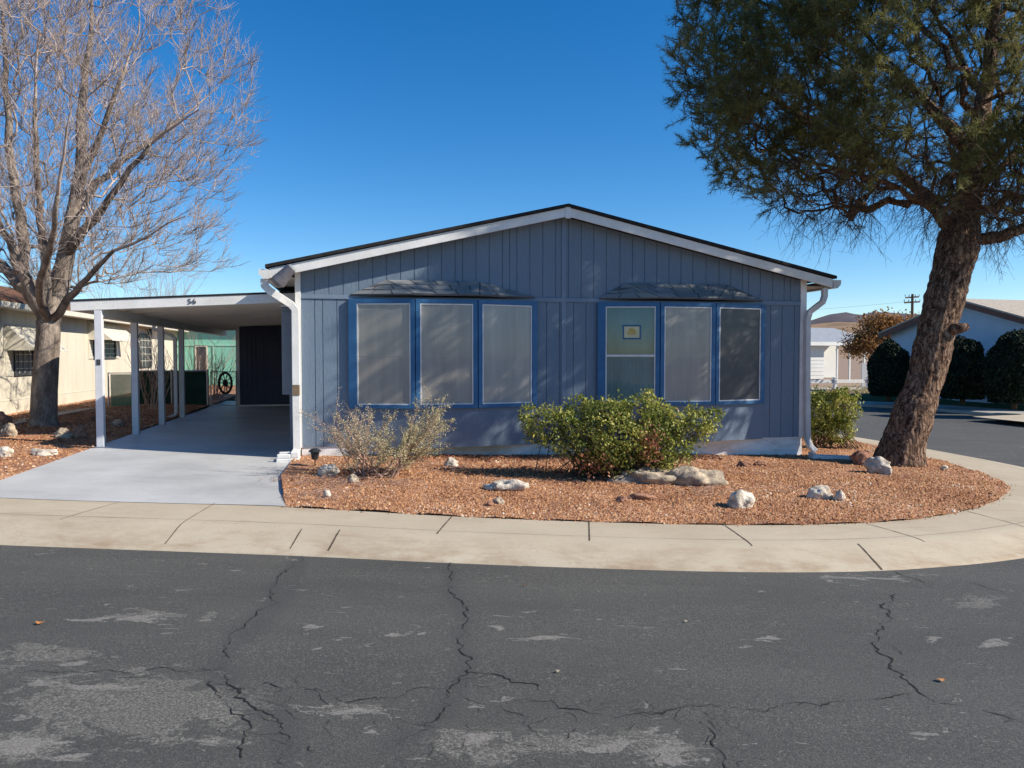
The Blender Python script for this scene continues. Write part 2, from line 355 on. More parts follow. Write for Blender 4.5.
# ------------------------------------------------------------------ terrain & house frame
def zr(x, y=0): return -.024*max(-12., min(12., x))
TH = R(10.95); U = Vector((math.cos(TH), math.sin(TH), 0)); Vv = Vector((-math.sin(TH), math.cos(TH), 0)); C0 = Vector((-3.02, 11.0, 0))
def H(u, v, z): return C0+U*u+Vv*v+Vector((0, 0, z))
def HF(px, py, v):   # pixel -> (u,z) on facade-parallel plane v
    d = ray(px, py); p0 = C0+Vv*v; o = Vector((0, 0, CAMZ))
    t = (p0-o).dot(Vv)/d.dot(Vv); q = o+d*t
    return (q-C0).dot(U), q.z
def HS(px, py, u):   # pixel -> (v,z) on side-parallel plane u
    d = ray(px, py); p0 = C0+U*u; o = Vector((0, 0, CAMZ))
    t = (p0-o).dot(U)/d.dot(U); q = o+d*t
    return (q-C0).dot(Vv), q.z
# ---- ground
def G(px, py, h=0.0):
    d = ray(px, py); x = 0
    for _ in range(30):
        t = (zr(x)+h-CAMZ)/d.z; x = d.x*t
    return Vector((d.x*t, d.y*t, zr(x)+h))
def curve_dense(pts, step=.35):
    out = []; n = len(pts)
    for i in range(n-1):
        p0, p1, p2, p3 = pts[max(i-1, 0)], pts[i], pts[i+1], pts[min(i+2, n-1)]
        k = max(2, min(24, int((p2-p1).length/step)))
        for j in range(k):
            t = j/k
            out.append(.5*((2*p1)+(-p0+p2)*t+(2*p0-5*p1+4*p2-p3)*t*t+(-p0+3*p1-3*p2+p3)*t**3))
    out.append(pts[-1]); return out
HW = .12
outer = [Vector((-45, 6.6, 0)), Vector((-24, 6.55, 0)), Vector((-14, 6.5, 0)), Vector((-9, 6.42, 0)), Vector((-6.3, 6.37, 0))]+[G(*q) for q in ((0, 545), (150, 550.5), (300, 556), (450, 563), (600, 568.5), (740, 572), (860, 571.5), (940, 567), (1024, 558))]
outer += [Vector((5.9, 7.45, 0)), Vector((7.1, 8.5, 0)), Vector((8.0, 9.8, 0)), Vector((8.45, 11.2, 0)), Vector((8.45, 12.6, 0)), Vector((8.05, 14.7, 0)), Vector((7.45, 17, 0)), Vector((5.8, 25, 0)), Vector((3.6, 36, 0)), Vector((1, 48, 0))]
inner = [Vector((-45, 8.15, 0)), Vector((-24, 8.1, 0)), Vector((-14, 8.02, 0)), Vector((-9, 7.93, 0)), Vector((-7, 7.88, 0))]+[G(x, y, HW) for x, y in ((0, 498), (150, 503), (287, 506.5), (450, 515.5), (600, 521.5), (740, 524.5), (830, 523.5), (900, 520), (950, 513))]
inner += [G(x, y, HW) for x, y in ((982, 505), (1002, 495), (1006, 487), (990, 477.5), (960, 467.5), (926, 458))]+[Vector((6.6, 16.2, 0)), Vector((4.9, 24.5, 0)), Vector((2.7, 35.6, 0)), Vector((.2, 47.6, 0))]
N = len(outer); 
def resample(cv, n):
    L = [0]
    for a, b in zip(cv, cv[1:]): L.append(L[-1]+(b-a).length)
    out = []; j = 0
    for i in range(n):
        s = L[-1]*i/(n-1)
        while j < len(L)-2 and L[j+1] < s: j += 1
        t = (s-L[j])/max(1e-9, L[j+1]-L[j]); out.append(cv[j].lerp(cv[j+1], t))
    return out
oc = curve_dense([Vector((p.x, p.y, 0)) for p in outer], .3); ic_raw = curve_dense([Vector((p.x, p.y, 0)) for p in inner], .2)
# pair each outer point with a monotone nearest inner point
ic = []; last = 0
icr = resample(ic_raw, 1600)
for i, p in enumerate(oc):
    if i == 0: ic.append(icr[0]); continue
    if i == len(oc)-1: ic.append(icr[-1]); continue
    best = min(range(last, min(len(icr), last+90)), key=lambda k: (icr[k]-p).length)
    last = best; ic.append(icr[best])
for _ in range(6):  # smooth pairing
    ic = [ic[0]]+[(ic[i-1]+ic[i]*2+ic[i+1])/4 for i in range(1, len(ic)-1)]+[ic[-1]]
prof = [(-.02, -.03), (0, .002), (.05, .022), (.15, .052), (.28, .095), (.36, .114), (.42, .1195), (.45, .12), (.7, .122), (1.0, .12), (1.13, .108)]
vs = []; dirt = []
for a, b in zip(oc, ic):
    for t, h in prof:
        q = a.lerp(b, t); vs.append((q.x, q.y, zr(q.x)+h)); dirt.append(1.1 if t <= .05 else .7 if t <= .15 else (.55 if t < .3 else (.35 if t > .95 else 0)))
n = len(prof)
fs = np.array([(i*n+k, (i+1)*n+k, (i+1)*n+k+1, i*n+k+1) for i in range(len(oc)-1) for k in range(n-1)])
walk = np_mesh('sidewalk', np.array(vs), fs, M['walk'], None, (0, 0, 0), {'dirt': ('POINT', np.array(dirt))}, True)
tag(walk, kind='structure')
def project(P):
    X, Y, Z = P[:, 0], P[:, 1], P[:, 2]-CAMZ
    dz = Y*CP-Z*SP; up = Y*SP+Z*CP; dz = np.maximum(dz, .1)
    return 512+F*X/dz, 384-F*up/dz
# ---- road
xs = np.unique(np.concatenate([np.linspace(-60, -8, 27), np.arange(-8, 9, .045), np.linspace(9, 45, 37)]))
ys = np.unique(np.concatenate([np.linspace(-25, 2.2, 15), np.arange(2.2, 6.9, .035), np.linspace(6.9, 60, 60)]))
XX, YY = np.meshgrid(xs, ys); ZZ = -.024*np.clip(XX, -12, 12)
ZZ = ZZ+.006*np.sin(XX*1.3+YY*.7)*np.clip(1-np.abs(YY-4)/4, 0, 1)*(YY < 5.6)
P = np.stack([XX.ravel(), YY.ravel(), ZZ.ravel()], 1); nx, ny = len(xs), len(ys)
idx = np.arange(nx*ny).reshape(ny, nx)
FQ = np.stack([idx[:-1, :-1].ravel(), idx[:-1, 1:].ravel(), idx[1:, 1:].ravel(), idx[1:, :-1].ravel()], 1)
ZG = -.024*np.clip(P[:, 0], -12, 12)
px, py = project(np.stack([P[:, 0], P[:, 1], ZG], 1)); vis = P[:, 1] > 2
def blob(lst):
    o = np.zeros(len(P))
    for cx, cy, rx, ry, s in lst:
        d = ((px-cx)/rx)**2+((py-cy)/ry)**2
        o = np.maximum(o, s*np.exp(-d*1.1))
    return o*vis
worn = blob([(138, 619, 60, 4.5, 1), (25, 745, 36, 9, .95), (75, 755, 22, 9, .95), (110, 687, 45, 4, .85), (45, 683, 20, 4, .85), (345, 639, 16, 3, .9), (310, 627, 12, 4, .8), (335, 712, 28, 8, .8), (497, 627, 10, 3, .9), (480, 738, 16, 8, .85),
             (210, 742, 24, 9, .8), (160, 735, 40, 4, .7), (0, 652, 40, 3, .7), (75, 664, 22, 3, .8), (110, 661, 12, 3, .8), (554, 637, 28, 3.5, .9), (575, 641, 8, 3, .8), (610, 746, 24, 8, .9), (665, 752, 34, 13, 1), (650, 730, 14, 6, .8), (927, 640, 16, 6, .95), (988, 645, 20, 5, .95),
             (742, 749, 13, 5, .9), (920, 735, 14, 4, .8), (935, 758, 7, 4, .8), (743, 646, 8, 2, .8), (770, 637, 12, 3, .7), (700, 678, 6, 2, .7), (320, 650, 8, 2, .8), (392, 636, 10, 2, .8), (420, 634, 10, 2, .8), (320, 736, 10, 4, .8), (160, 600, 60, 3, .4), (850, 578, 40, 4, .72), (520, 753, 20, 5, .8)])
grain = blob([(115, 708, 105, 38, 1.1), (215, 712, 45, 34, .9), (50, 655, 60, 10, .8), (475, 750, 50, 22, .95), (560, 745, 60, 20, .75), (640, 745, 90, 22, .75), (352, 710, 50, 12, .7), (980, 605, 40, 14, .55), (20, 745, 60, 20, .9), (160, 617, 80, 8, .6)])
CR = [[(302, 555), (299, 562), (280, 577), (270, 592), (274, 602), (252, 620), (239, 629), (231, 642), (222, 657), (221, 671), (227, 685), (240, 699), (262, 712), (280, 720), (286, 740), (288, 768)],
      [(0, 674), (75, 672), (150, 671), (215, 671)],
      [(446, 558), (452, 577), (450, 592), (462, 610), (470, 622), (462, 630), (459, 642), (467, 660), (465, 671), (452, 690), (442, 715), (425, 730), (390, 745)],
      [(465, 671), (490, 675), (512, 682), (534, 687), (552, 697), (560, 707), (592, 712), (622, 718), (657, 716), (677, 707), (722, 706), (762, 710), (792, 705), (832, 700), (882, 699), (912, 692)],
      [(894, 595), (884, 607), (889, 620), (879, 632), (872, 644), (882, 657), (899, 671), (914, 687), (934, 703), (962, 705), (987, 712), (1022, 721)],
      [(704, 722), (709, 735), (719, 750), (729, 765), (733, 775)],
      [(262, 685), (280, 689), (310, 692), (340, 701), (380, 702), (415, 690), (452, 689)],
      [(892, 572), (940, 587)], [(964, 582), (1002, 592), (1024, 600)],
      [(452, 690), (480, 705), (512, 712), (535, 720)], [(212, 682), (220, 700), (235, 712), (250, 725), (240, 740), (250, 760)],
      [(879, 640), (905, 656)], [(300, 563), (286, 598), (262, 625), (248, 640)]]
seal = np.zeros(len(P)); gx, gy = P[:, 0], P[:, 1]
for c in (CR[0], CR[2], CR[12]):
    w3 = [G(x, y) for x, y in c]
    for a, b in zip(w3, w3[1:]):
        dx, dy = b.x-a.x, b.y-a.y; L2 = dx*dx+dy*dy+1e-9
        t = np.clip(((gx-a.x)*dx+(gy-a.y)*dy)/L2, 0, 1); d = np.hypot(gx-a.x-t*dx, gy-a.y-t*dy)
        seal = np.maximum(seal, np.clip(1.5-d/.06, 0, 1))
road = np_mesh('road', P, FQ, M['asphalt'], None, (0, 0, 0), {'worn': ('POINT', worn), 'grain': ('POINT', grain), 'seal': ('POINT', seal)}, True)
tag(road, kind='structure')
bvh_road = BVHTree.FromPolygons([tuple(p) for p in P.tolist()], FQ.tolist())
# cracks: thin ragged dirt-filled lines lying on the road
mb = MB(); rc = random.Random(5)
side = []
for c in CR[:12]:
    for a, b in zip(c, c[1:]):
        if rc.random() < .55 and b[1] > 590:
            x_, y_ = a[0]+(b[0]-a[0])*rc.random(), a[1]+(b[1]-a[1])*rc.random(); br_ = [(x_, y_)]; ang = rc.choice([0, math.pi])+rc.uniform(-.5, .5)
            for _ in range(rc.randint(2, 5)):
                x_ += math.cos(ang)*rc.uniform(8, 20); y_ += math.sin(ang)*rc.uniform(3, 9); ang += rc.uniform(-.5, .5); br_.append((x_, y_))
            side.append(br_)
for _ in range(46):    # fine map cracking in the worn area near the camera
    x_, y_ = rc.choice([(rc.uniform(150, 560), rc.uniform(685, 765)), (rc.uniform(540, 760), rc.uniform(700, 765))]); br_ = [(x_, y_)]; ang = rc.uniform(0, 6.28)
    for _ in range(rc.randint(2, 5)):
        x_ += math.cos(ang)*rc.uniform(6, 16); y_ += math.sin(ang)*rc.uniform(3, 8); ang += rc.uniform(-.8, .8); br_.append((x_, min(y_, 800)))
    side.append(br_)
for ci, c in enumerate(CR[:12]+side):
    w3 = [G(x, y) for x, y in c]; pts = []
    base = ([.0070, .004, .0080, .006, .008, .007, .0045, .006, .005, .004, .006, .003]+[.0022]*200)[ci]
    for a, b in zip(w3, w3[1:]):
        k = max(2, int((b-a).length/.022))
        for j in range(k):
            q = a.lerp(b, j/k); sd = Vector((b.y-a.y, a.x-b.x, 0)).normalized()
            off = noise.noise(Vector((q.x*7, q.y*7, ci)))*.05+noise.noise(Vector((q.x*26, q.y*26, ci+3)))*.028+rc.uniform(-.007, .007)
            pts.append((q+sd*off, sd))
    prev = None
    for k, (q, sd) in enumerate(pts):
        g = noise.noise(Vector((q.x*5, q.y*5, ci+9)))
        wd = base*max(.22, .75+1.6*g)*rc.uniform(.5, 1.5)*.5
        if ci > 11 and g < -.2: prev = None; continue
        l = q+sd*wd; r_ = q-sd*wd
        zz = lambda p: (p.x, p.y, (bvh_road.ray_cast(Vector((p.x, p.y, 2)), Vector((0, 0, -1)))[0] or Vector((0, 0, zr(p.x)))).z+.003)
        cur = (zz(l), zz(r_))
        if prev: mb.add([prev[0], prev[1], cur[1], cur[0]], [(0, 1, 2, 3)])
        prev = cur
cr = mb.build('road_cracks', M['crack'], None, (0, 0, 0)); tag(cr, kind='structure')
# ---- filled regions
def region(name, poly, hfun, mat, step, kind='structure', noise_amp=.0, attrs=None):
    pts = [Vector((p.x, p.y)) for p in poly]
    xs_ = [p.x for p in pts]; ys_ = [p.y for p in pts]
    def inside(x, y):
        c = False; j = len(pts)-1
        for i in range(len(pts)):
            if (pts[i].y > y) != (pts[j].y > y) and x < (pts[j].x-pts[i].x)*(y-pts[i].y)/(pts[j].y-pts[i].y)+pts[i].x: c = not c
            j = i
        return c
    ins = []
    y = min(ys_)
    while y < max(ys_):
        x = min(xs_)
        st = step*(1 if y < 14 else 3)
        while x < max(xs_):
            xx, yy = x+random.uniform(-.2, .2)*st, y+random.uniform(-.2, .2)*st
            if inside(xx, yy): ins.append(Vector((xx, yy)))
            x += st
        y += st
    nb = len(pts)
    res = delaunay_2d_cdt(pts+ins, [(i, (i+1) % nb) for i in range(nb)], [], 1, 1e-4)
    V2, Fs = res[0], res[2]
    vs = [(p.x, p.y, hfun(p.x, p.y)) for p in V2]
    mb = MB(); mb.v = vs; mb.f = [tuple(f) for f in Fs]; mb.t = [0]*len(Fs)
    o = mb.build(name, mat, None, (0, 0, 0), smooth=True); o['kind'] = kind
    for p in o.data.polygons:
        if p.normal.z < 0: o.data.flip_normals(); break
    return o, BVHTree.FromPolygons(vs, [tuple(f) for f in Fs]), inside
iin = [p for p in ic_raw if True]
def nearest_idx(P0): return min(range(len(ic_raw)), key=lambda k: (ic_raw[k]-P0).length)
dr = Vector((-2.17, 7.5, 0)); kr = nearest_idx(Vector(G(289, 506, HW)).to_2d().to_3d())
kl = nearest_idx(C0+U*-3.07+Vv*-3.3)
kend = nearest_idx(Vector((4.9, 24.5, 0)))
def edge_h(x, y, amp, poly_pts):
    return 0
def gz_right(x, y):
    d = min((Vector((x, y, 0))-q).length for q in ic_raw[kr:kend:3]) if y < 17 else 1
    up = max(0, min(1, (d-.03)/.5))
    return zr(x)+.117+.035*up**.6+up*.018*noise.noise(Vector((x*1.7, y*1.7, 0)))+up*.008*noise.noise(Vector((x*7, y*7, 4)))
def expand(lst, e):
    o = []
    for i, p in enumerate(lst):
        d = (lst[min(i+1, len(lst)-1)]-lst[max(0, i-1)]).normalized(); o.append(p+Vector((d.y, -d.x, 0))*e)
    return o
pr = expand(ic_raw[kr:kend+1], .035)+[C0+U*-.05+Vv*13.4, C0+U*-.05+Vv*5, C0+U*-.05+Vv*0, C0+U*-.08+Vv*-.45, G(281, 478, HW), G(283, 492, HW)]
gravel_r, bvh_gr, in_r = region('gravel_bed', pr, gz_right, M['gravel'], .13)
def gz_left(x, y):
    d = min((Vector((x, y, 0))-q).length for q in ic_raw[0:kl+1:3]) if y < 12 else 1
    up = min(1, d/.7); far = max(0, min(1, (y-9)/5))*max(0, min(1, (-x-5.8)/2))
    q = Vector((x, y, 0))-C0; uu = q.dot(U); e = max(0, min(1, (-3.12-uu)/.5))
    return zr(x)+.116+e*(.02*up+up*.03*noise.noise(Vector((x*.9, y*.9, 7)))+up*.008*noise.noise(Vector((x*7, y*7, 4))))+far*.05
cl = C0+U*-3.12
pl = expand(ic_raw[:kl], .035)+[cl+Vv*-3.0, cl+Vv*0, cl+Vv*5, cl+Vv*10.2, cl+Vv*26, C0+U*-14+Vv*30, Vector((-45, 30, 0))]
gravel_l, bvh_gl, in_l = region('gravel_yard', pl, gz_left, M['gravel'], .22)
# driveway
mb = MB(); rows = [-4.0+i*.25 for i in range(0, 70)]
k0 = ic_raw[kl:kr+1]
nu = 24
front = resample(k0, nu)
vv = []
for i in range(nu):
    t = i/(nu-1); f = front[i]
    back_u = -3.12+t*3.14
    col_ = [f]+[C0+U*back_u+Vv*vq for vq in np.linspace(-2.2, 12.5, 30)]
    if i == nu-1: col_ = [f, G(283, 492, HW).to_2d().to_3d(), G(281, 478, HW).to_2d().to_3d()]+[C0+U*(-.045)+Vv*vq for vq in np.linspace(-.45, 12.5, 28)]
    vv.append([(q.x, q.y, zr(q.x)+.124) for q in col_])
flat = [q for c in vv for q in c]; m_ = len(vv[0])
FD = np.array([(i*m_+j, (i+1)*m_+j, (i+1)*m_+j+1, i*m_+j+1) for i in range(nu-1) for j in range(m_-1)])
drive = np_mesh('driveway', np.array(flat), FD, M['drive'], None, (0, 0, 0)); tag(drive, kind='structure')
bvh_dr = BVHTree.FromPolygons(flat, FD.tolist()); bvh_wk = BVHTree.FromPolygons(vs_walk := [tuple(v.co) for v in walk.data.vertices], [tuple(p.vertices) for p in walk.data.polygons])
# big ground sheet
def zg(x, y): return -.024*max(-12, min(12, x))-.07
gx = sorted(set([-9000, -3000, -800, -200]+[-60+i*6 for i in range(21)]+[-12, 12]+[200, 800, 3000, 9000]))
gy = [-4000, -500, -60, -30]+[-10+i*8 for i in range(12)]+[120, 250, 600, 1500, 4000, 9000]
mb = MB(); mb.v = [(x, y, zg(x, y)-(0 if y < 60 else .0)) for y in gy for x in gx]; W_ = len(gx)
mb.f = [(j*W_+i, j*W_+i+1, (j+1)*W_+i+1, (j+1)*W_+i) for j in range(len(gy)-1) for i in range(W_-1)]; mb.t = [0]*len(mb.f)
ground = mb.build('ground', M['dirt'], None, (0, 0, 0)); tag(ground, kind='structure')
BV = [bvh_gr, bvh_dr, bvh_wk, bvh_gl]
def drop(x, y, default=None):
    best = None
    for b in BV:
        h = b.ray_cast(Vector((x, y, 5)), Vector((0, 0, -1)))[0]
        if h and (best is None or h.z > best): best = h.z
    return best if best is not None else zr(x)+.12
def pick(px_, py_):
    d = ray(px_, py_).normalized(); o = Vector((0, 0, CAMZ)); best = None
    for b in BV+[bvh_road]:
        h = b.ray_cast(o, d)
        if h[0] and (best is None or h[3] < best[1]): best = (h[0], h[3])
    return best[0]
# sidewalk joints
mb = MB()
for a, b, wd in (((453, 515.5), (437, 534), .012), ((340, 530), (328, 551), .014), ((302, 529), (290, 549), .010), ((589, 521.5), (589.5, 541), .012), ((724, 525), (752, 546), .012), ((858, 544), (882, 570), .016), ((866, 523.5), (925, 542), .009), ((215, 503), (165, 544), .008), ((120, 502), (60, 520), .007), ((965, 509), (1024, 527), .009)):
    q0, q1 = pick(*a), pick(*b); prev = None
    for i in range(15):
        q = q0.lerp(q1, i/14); sd = Vector((q1.y-q0.y, q0.x-q1.x, 0)).normalized()*wd*random.uniform(.35, .65)
        cur = [(p.x, p.y, drop(p.x, p.y)+.0025) for p in (q+sd, q-sd)]
        if prev: mb.add([prev[0], prev[1], cur[1], cur[0]], [(0, 1, 2, 3)])
        prev = cur
prev = None
for a_, b_ in zip(oc, ic):
    if not (-9 < a_.x < 9 and a_.y < 15): continue
    q = a_.lerp(b_, .47); sd = (b_-a_).normalized()*.0022*random.uniform(.5, 1.3)
    cur = [(p.x, p.y, zr(p.x)+.1225) for p in (q+sd, q-sd)]
    if prev: mb.add([prev[0], prev[1], cur[1], cur[0]], [(0, 1, 2, 3)])
    prev = cur
j = mb.build('sidewalk_joints', M['joint'], None, (0, 0, 0)); tag(j, kind='structure')
# ---- loose gravel stones
def stones(name, bvh, inside, bbox, dens, smin, smax, label, gname):
    x0, x1, y0, y1 = bbox; n = int((x1-x0)*(y1-y0)*dens); cs = []
    for _ in range(n):
        x, y = random.uniform(x0, x1), random.uniform(y0, y1)
        if not inside(x, y): continue
        h = bvh.ray_cast(Vector((x, y, 5)), Vector((0, 0, -1)))[0]
        if h: cs.append((x, y, h.z))
    cs = np.array(cs); n = len(cs)
    base = np.array([(1, 0, 0), (.3, .9, 0), (-.8, .5, 0), (-.7, -.6, 0), (.4, -.9, 0), (0, .1, .75), (.15, -.1, .6)])
    a = RNG.uniform(0, 2*np.pi, n); s = RNG.uniform(smin, smax, n)*RNG.uniform(.6, 1.3, n)
    J = base[None]*(1+RNG.uniform(-.3, .3, (n, 7, 3))); J[:, :, 1] *= RNG.uniform(.5, 1, n)[:, None]
    J[:, :5, 2] = -.15
    ca, sa = np.cos(a)[:, None], np.sin(a)[:, None]
    X = (J[:, :, 0]*ca-J[:, :, 1]*sa)*s[:, None]+cs[:, 0:1]; Y = (J[:, :, 0]*sa+J[:, :, 1]*ca)*s[:, None]+cs[:, 1:2]
    Z = J[:, :, 2]*s[:, None]+cs[:, 2:3]
    V = np.stack([X, Y, Z], 2).reshape(-1, 3)
    f = np.array([(0, 1, 5), (1, 2, 5), (2, 3, 5), (3, 4, 6), (4, 0, 6), (0, 5, 6), (3, 6, 5)])
    Fc = (f[None]+(np.arange(n)*7)[:, None, None]).reshape(-1, 3)
    lowf = np.array([noise.noise(Vector((c[0]*.9, c[1]*1.3, 2)))*.28+noise.noise(Vector((c[0]*3.5, c[1]*3.5, 5)))*.16 for c in cs])
    t = np.repeat(np.clip(RNG.beta(1.6, 1.9, n)+lowf, 0, 1), 7)
    o = np_mesh(name, V, Fc, M['stone'], None, (0, 0, 0), {'tint': ('FACE', t)}); tag(o, label, 'gravel', kind='stuff')
stones('loose_gravel', bvh_gr, in_r, (-2.6, 7.3, 6.6, 10.2), 1150, .010, .021, 'loose red gravel stones covering the bed in front of the blue house', '')
stones('loose_gravel', bvh_gr, in_r, (-3.3, 8.0, 10.2, 17), 420, .012, .024, 'loose red gravel stones by the blue house wall and pine', '')
stones('loose_gravel', bvh_gl, in_l, (-12, -5, 8, 20), 330, .012, .026, 'loose red gravel stones in the yard left of the driveway', '')
# a few stones spilled onto the walk
edge_pts = [ic_raw[k] for k in range(kl-60, kend-40)]
def near_edge(x, y): return True
class _E:
    @staticmethod
    def ray_cast(a, b): return bvh_wk.ray_cast(a, b)
cs_x = []
for p in ic_raw[kr:kend:1]:
    for _ in range(5):
        q = p+Vector((random.gauss(0, .05), -abs(random.gauss(0, .05)), 0)) if p.y < 9.5 else p+Vector((abs(random.gauss(0, .05)), random.gauss(0, .05), 0)); cs_x.append((q.x, q.y))
_it = iter(cs_x); _ru = random.uniform
mbs = MB()
for x, y in cs_x:
    h = bvh_wk.ray_cast(Vector((x, y, 5)), Vector((0, 0, -1)))[0]
    if not h: continue
    s_ = random.uniform(.006, .014); a0 = random.uniform(0, 6.28); k_ = [Vector((x+math.cos(a0+i*1.57)*s_*random.uniform(.6, 1.1), y+math.sin(a0+i*1.57)*s_*random.uniform(.6, 1.1), h.z-.001)) for i in range(4)]
    mbs.add(k_+[Vector((x, y, h.z+s_*.8))], [(0, 1, 4), (1, 2, 4), (2, 3, 4), (3, 0, 4)], random.random())
o = mbs.build('spilled_gravel', M['stone'], None, (0, 0, 0), tint=True); tag(o, 'loose red gravel spilled onto the sidewalk edge', 'gravel', kind='stuff')
# ------------------------------------------------------------------ trees helpers
def seg_mesh(A, B, ra, rb, sides):
    D = B-A; L = np.linalg.norm(D, axis=1, keepdims=True); D = D/np.maximum(L, 1e-6)
    ref = np.where(np.abs(D[:, 2:3]) < .9, np.array([[0, 0, 1.]]), np.array([[1., 0, 0]]))
    S = np.cross(D, ref); S /= np.linalg.norm(S, axis=1, keepdims=True); T = np.cross(D, S)
    n = len(A); k = sides; ang = np.arange(k)*2*np.pi/k
    off = S[:, None]*np.cos(ang)[None, :, None]+T[:, None]*np.sin(ang)[None, :, None]
    V = np.concatenate([A[:, None]+off*ra[:, None, None], B[:, None]+off*rb[:, None, None]], 1).reshape(-1, 3)
    i = np.arange(k); j = (i+1) % k
    f = np.stack([i, j, j+k, i+k], 1)
    return V, (f[None]+(np.arange(n)*2*k)[:, None, None]).reshape(-1, 4)
class Tree:
    def __init__(s): s.p = []; s.par = []; s.rmin = {}; s.kind = []
    def limb(s, pts, parent=-1, r0=None, r1=None, step=.22, wob=.03):
        """hand placed limb; returns list of node ids"""
        ids = []; prev = parent
        cv = curve_dense(pts, step) if len(pts) > 2 else [pts[0].lerp(pts[1], t/4) for t in range(5)]
        for i, q in enumerate(cv):
            if i == 0 and parent >= 0: continue
            t = i/(len(cv)-1)
            q = q+Vector([random.uniform(-wob, wob) for _ in range(3)])*(t > 0)
            s.p.append(tuple(q)); s.par.append(prev); k = len(s.p)-1; s.kind.append(0)
            if r0: s.rmin[k] = r0+(r1-r0)*t**.8
            ids.append(k); prev = k
        return ids
    def fill(s, targets, root, step=.3, wob=.06, sag=0, outward=.55, start_min=0):
        root = np.array(root); T = np.array(targets); T = T[np.argsort(np.linalg.norm(T-root, axis=1))]
        cap = len(s.p)+len(T)*20; P = np.zeros((cap, 3)); P[:len(s.p)] = s.p; n = len(s.p)
        dr_ = np.zeros(cap); dr_[:n] = np.linalg.norm(P[:n]-root, axis=1)
        for q in T:
            d = np.linalg.norm(P[:n]-q, axis=1); dq = np.linalg.norm(q-root)
            cost = d+outward*np.maximum(0, dr_[:n]-dq+d*.75)
            cost[:start_min] += 99
            k = int(np.argmin(cost)); L = d[k]
            if L < step*.4: continue
            m = max(1, int(round(L/step))); a = P[k].copy(); prev = k
            pp = s.par[k]; dirp = (P[k]-P[pp]) if pp >= 0 else np.array([0, 0, 1.])
            dirp = dirp/(np.linalg.norm(dirp)+1e-6); ctrl = a+dirp*L*.35
            for i in range(1, m+1):
                t = i/m; b = (1-t)**2*a+2*t*(1-t)*ctrl+t*t*q
                b = b+RNG.normal(0, wob*step, 3)*(t < 1)
                P[n] = b; s.p.append(tuple(b)); s.par.append(prev); s.kind.append(1); dr_[n] = np.linalg.norm(b-root); prev = n; n += 1
                if n >= cap-2: break
            if n >= cap-2: break
    def radii(s, r0, e=2.4):
        n = len(s.p); r = np.zeros(n); acc = np.zeros(n)
        for i in range(n-1, -1, -1):
            r[i] = max((acc[i])**(1/e) if acc[i] > 0 else r0, s.rmin.get(i, 0))
            if s.par[i] >= 0: acc[s.par[i]] += max(acc[i] if acc[i] > 0 else r0**e, 0)
        return r
    def mesh(s, name, r, parent, mat, thick=.03, rootflare=None, only=None):
        """thick chains as smooth tubes, thin ones as prisms"""
        P = np.array(s.p); par = np.array(s.par); n = len(P)
        kids = [[] for _ in range(n)]
        for i in range(n):
            if par[i] >= 0: kids[par[i]].append(i)
        mb = MB(); done = np.zeros(n, bool)
        for i in range(n):
            if done[i] or r[i] < thick: continue
            ch = [par[i], i] if par[i] >= 0 else [i]; done[i] = True; c = i
            while kids[c]:
                k = max(kids[c], key=lambda z: r[z])
                if done[k] or r[k] < thick: break
                ch.append(k); done[k] = True; c = k
            if len(ch) < 2: done[i] = False; continue
            rr = [min(r[q], r[ch[1]]*1.05) if (j_ == 0 and par[i] >= 0) else r[q] for j_, q in enumerate(ch)]
            mb.tube([P[q] for q in ch], [float(x) for x in rr], 14 if rr[0] > .1 else 8)
        V1 = np.array(mb.v) if mb.v else np.zeros((0, 3))
        thin = [i for i in range(n) if not done[i] and par[i] >= 0]
        A = P[par[thin]]; B = P[thin]; ra = np.minimum(r[par[thin]], r[thin]*1.15); rb = r[thin]
        return mb, A, B, ra, rb
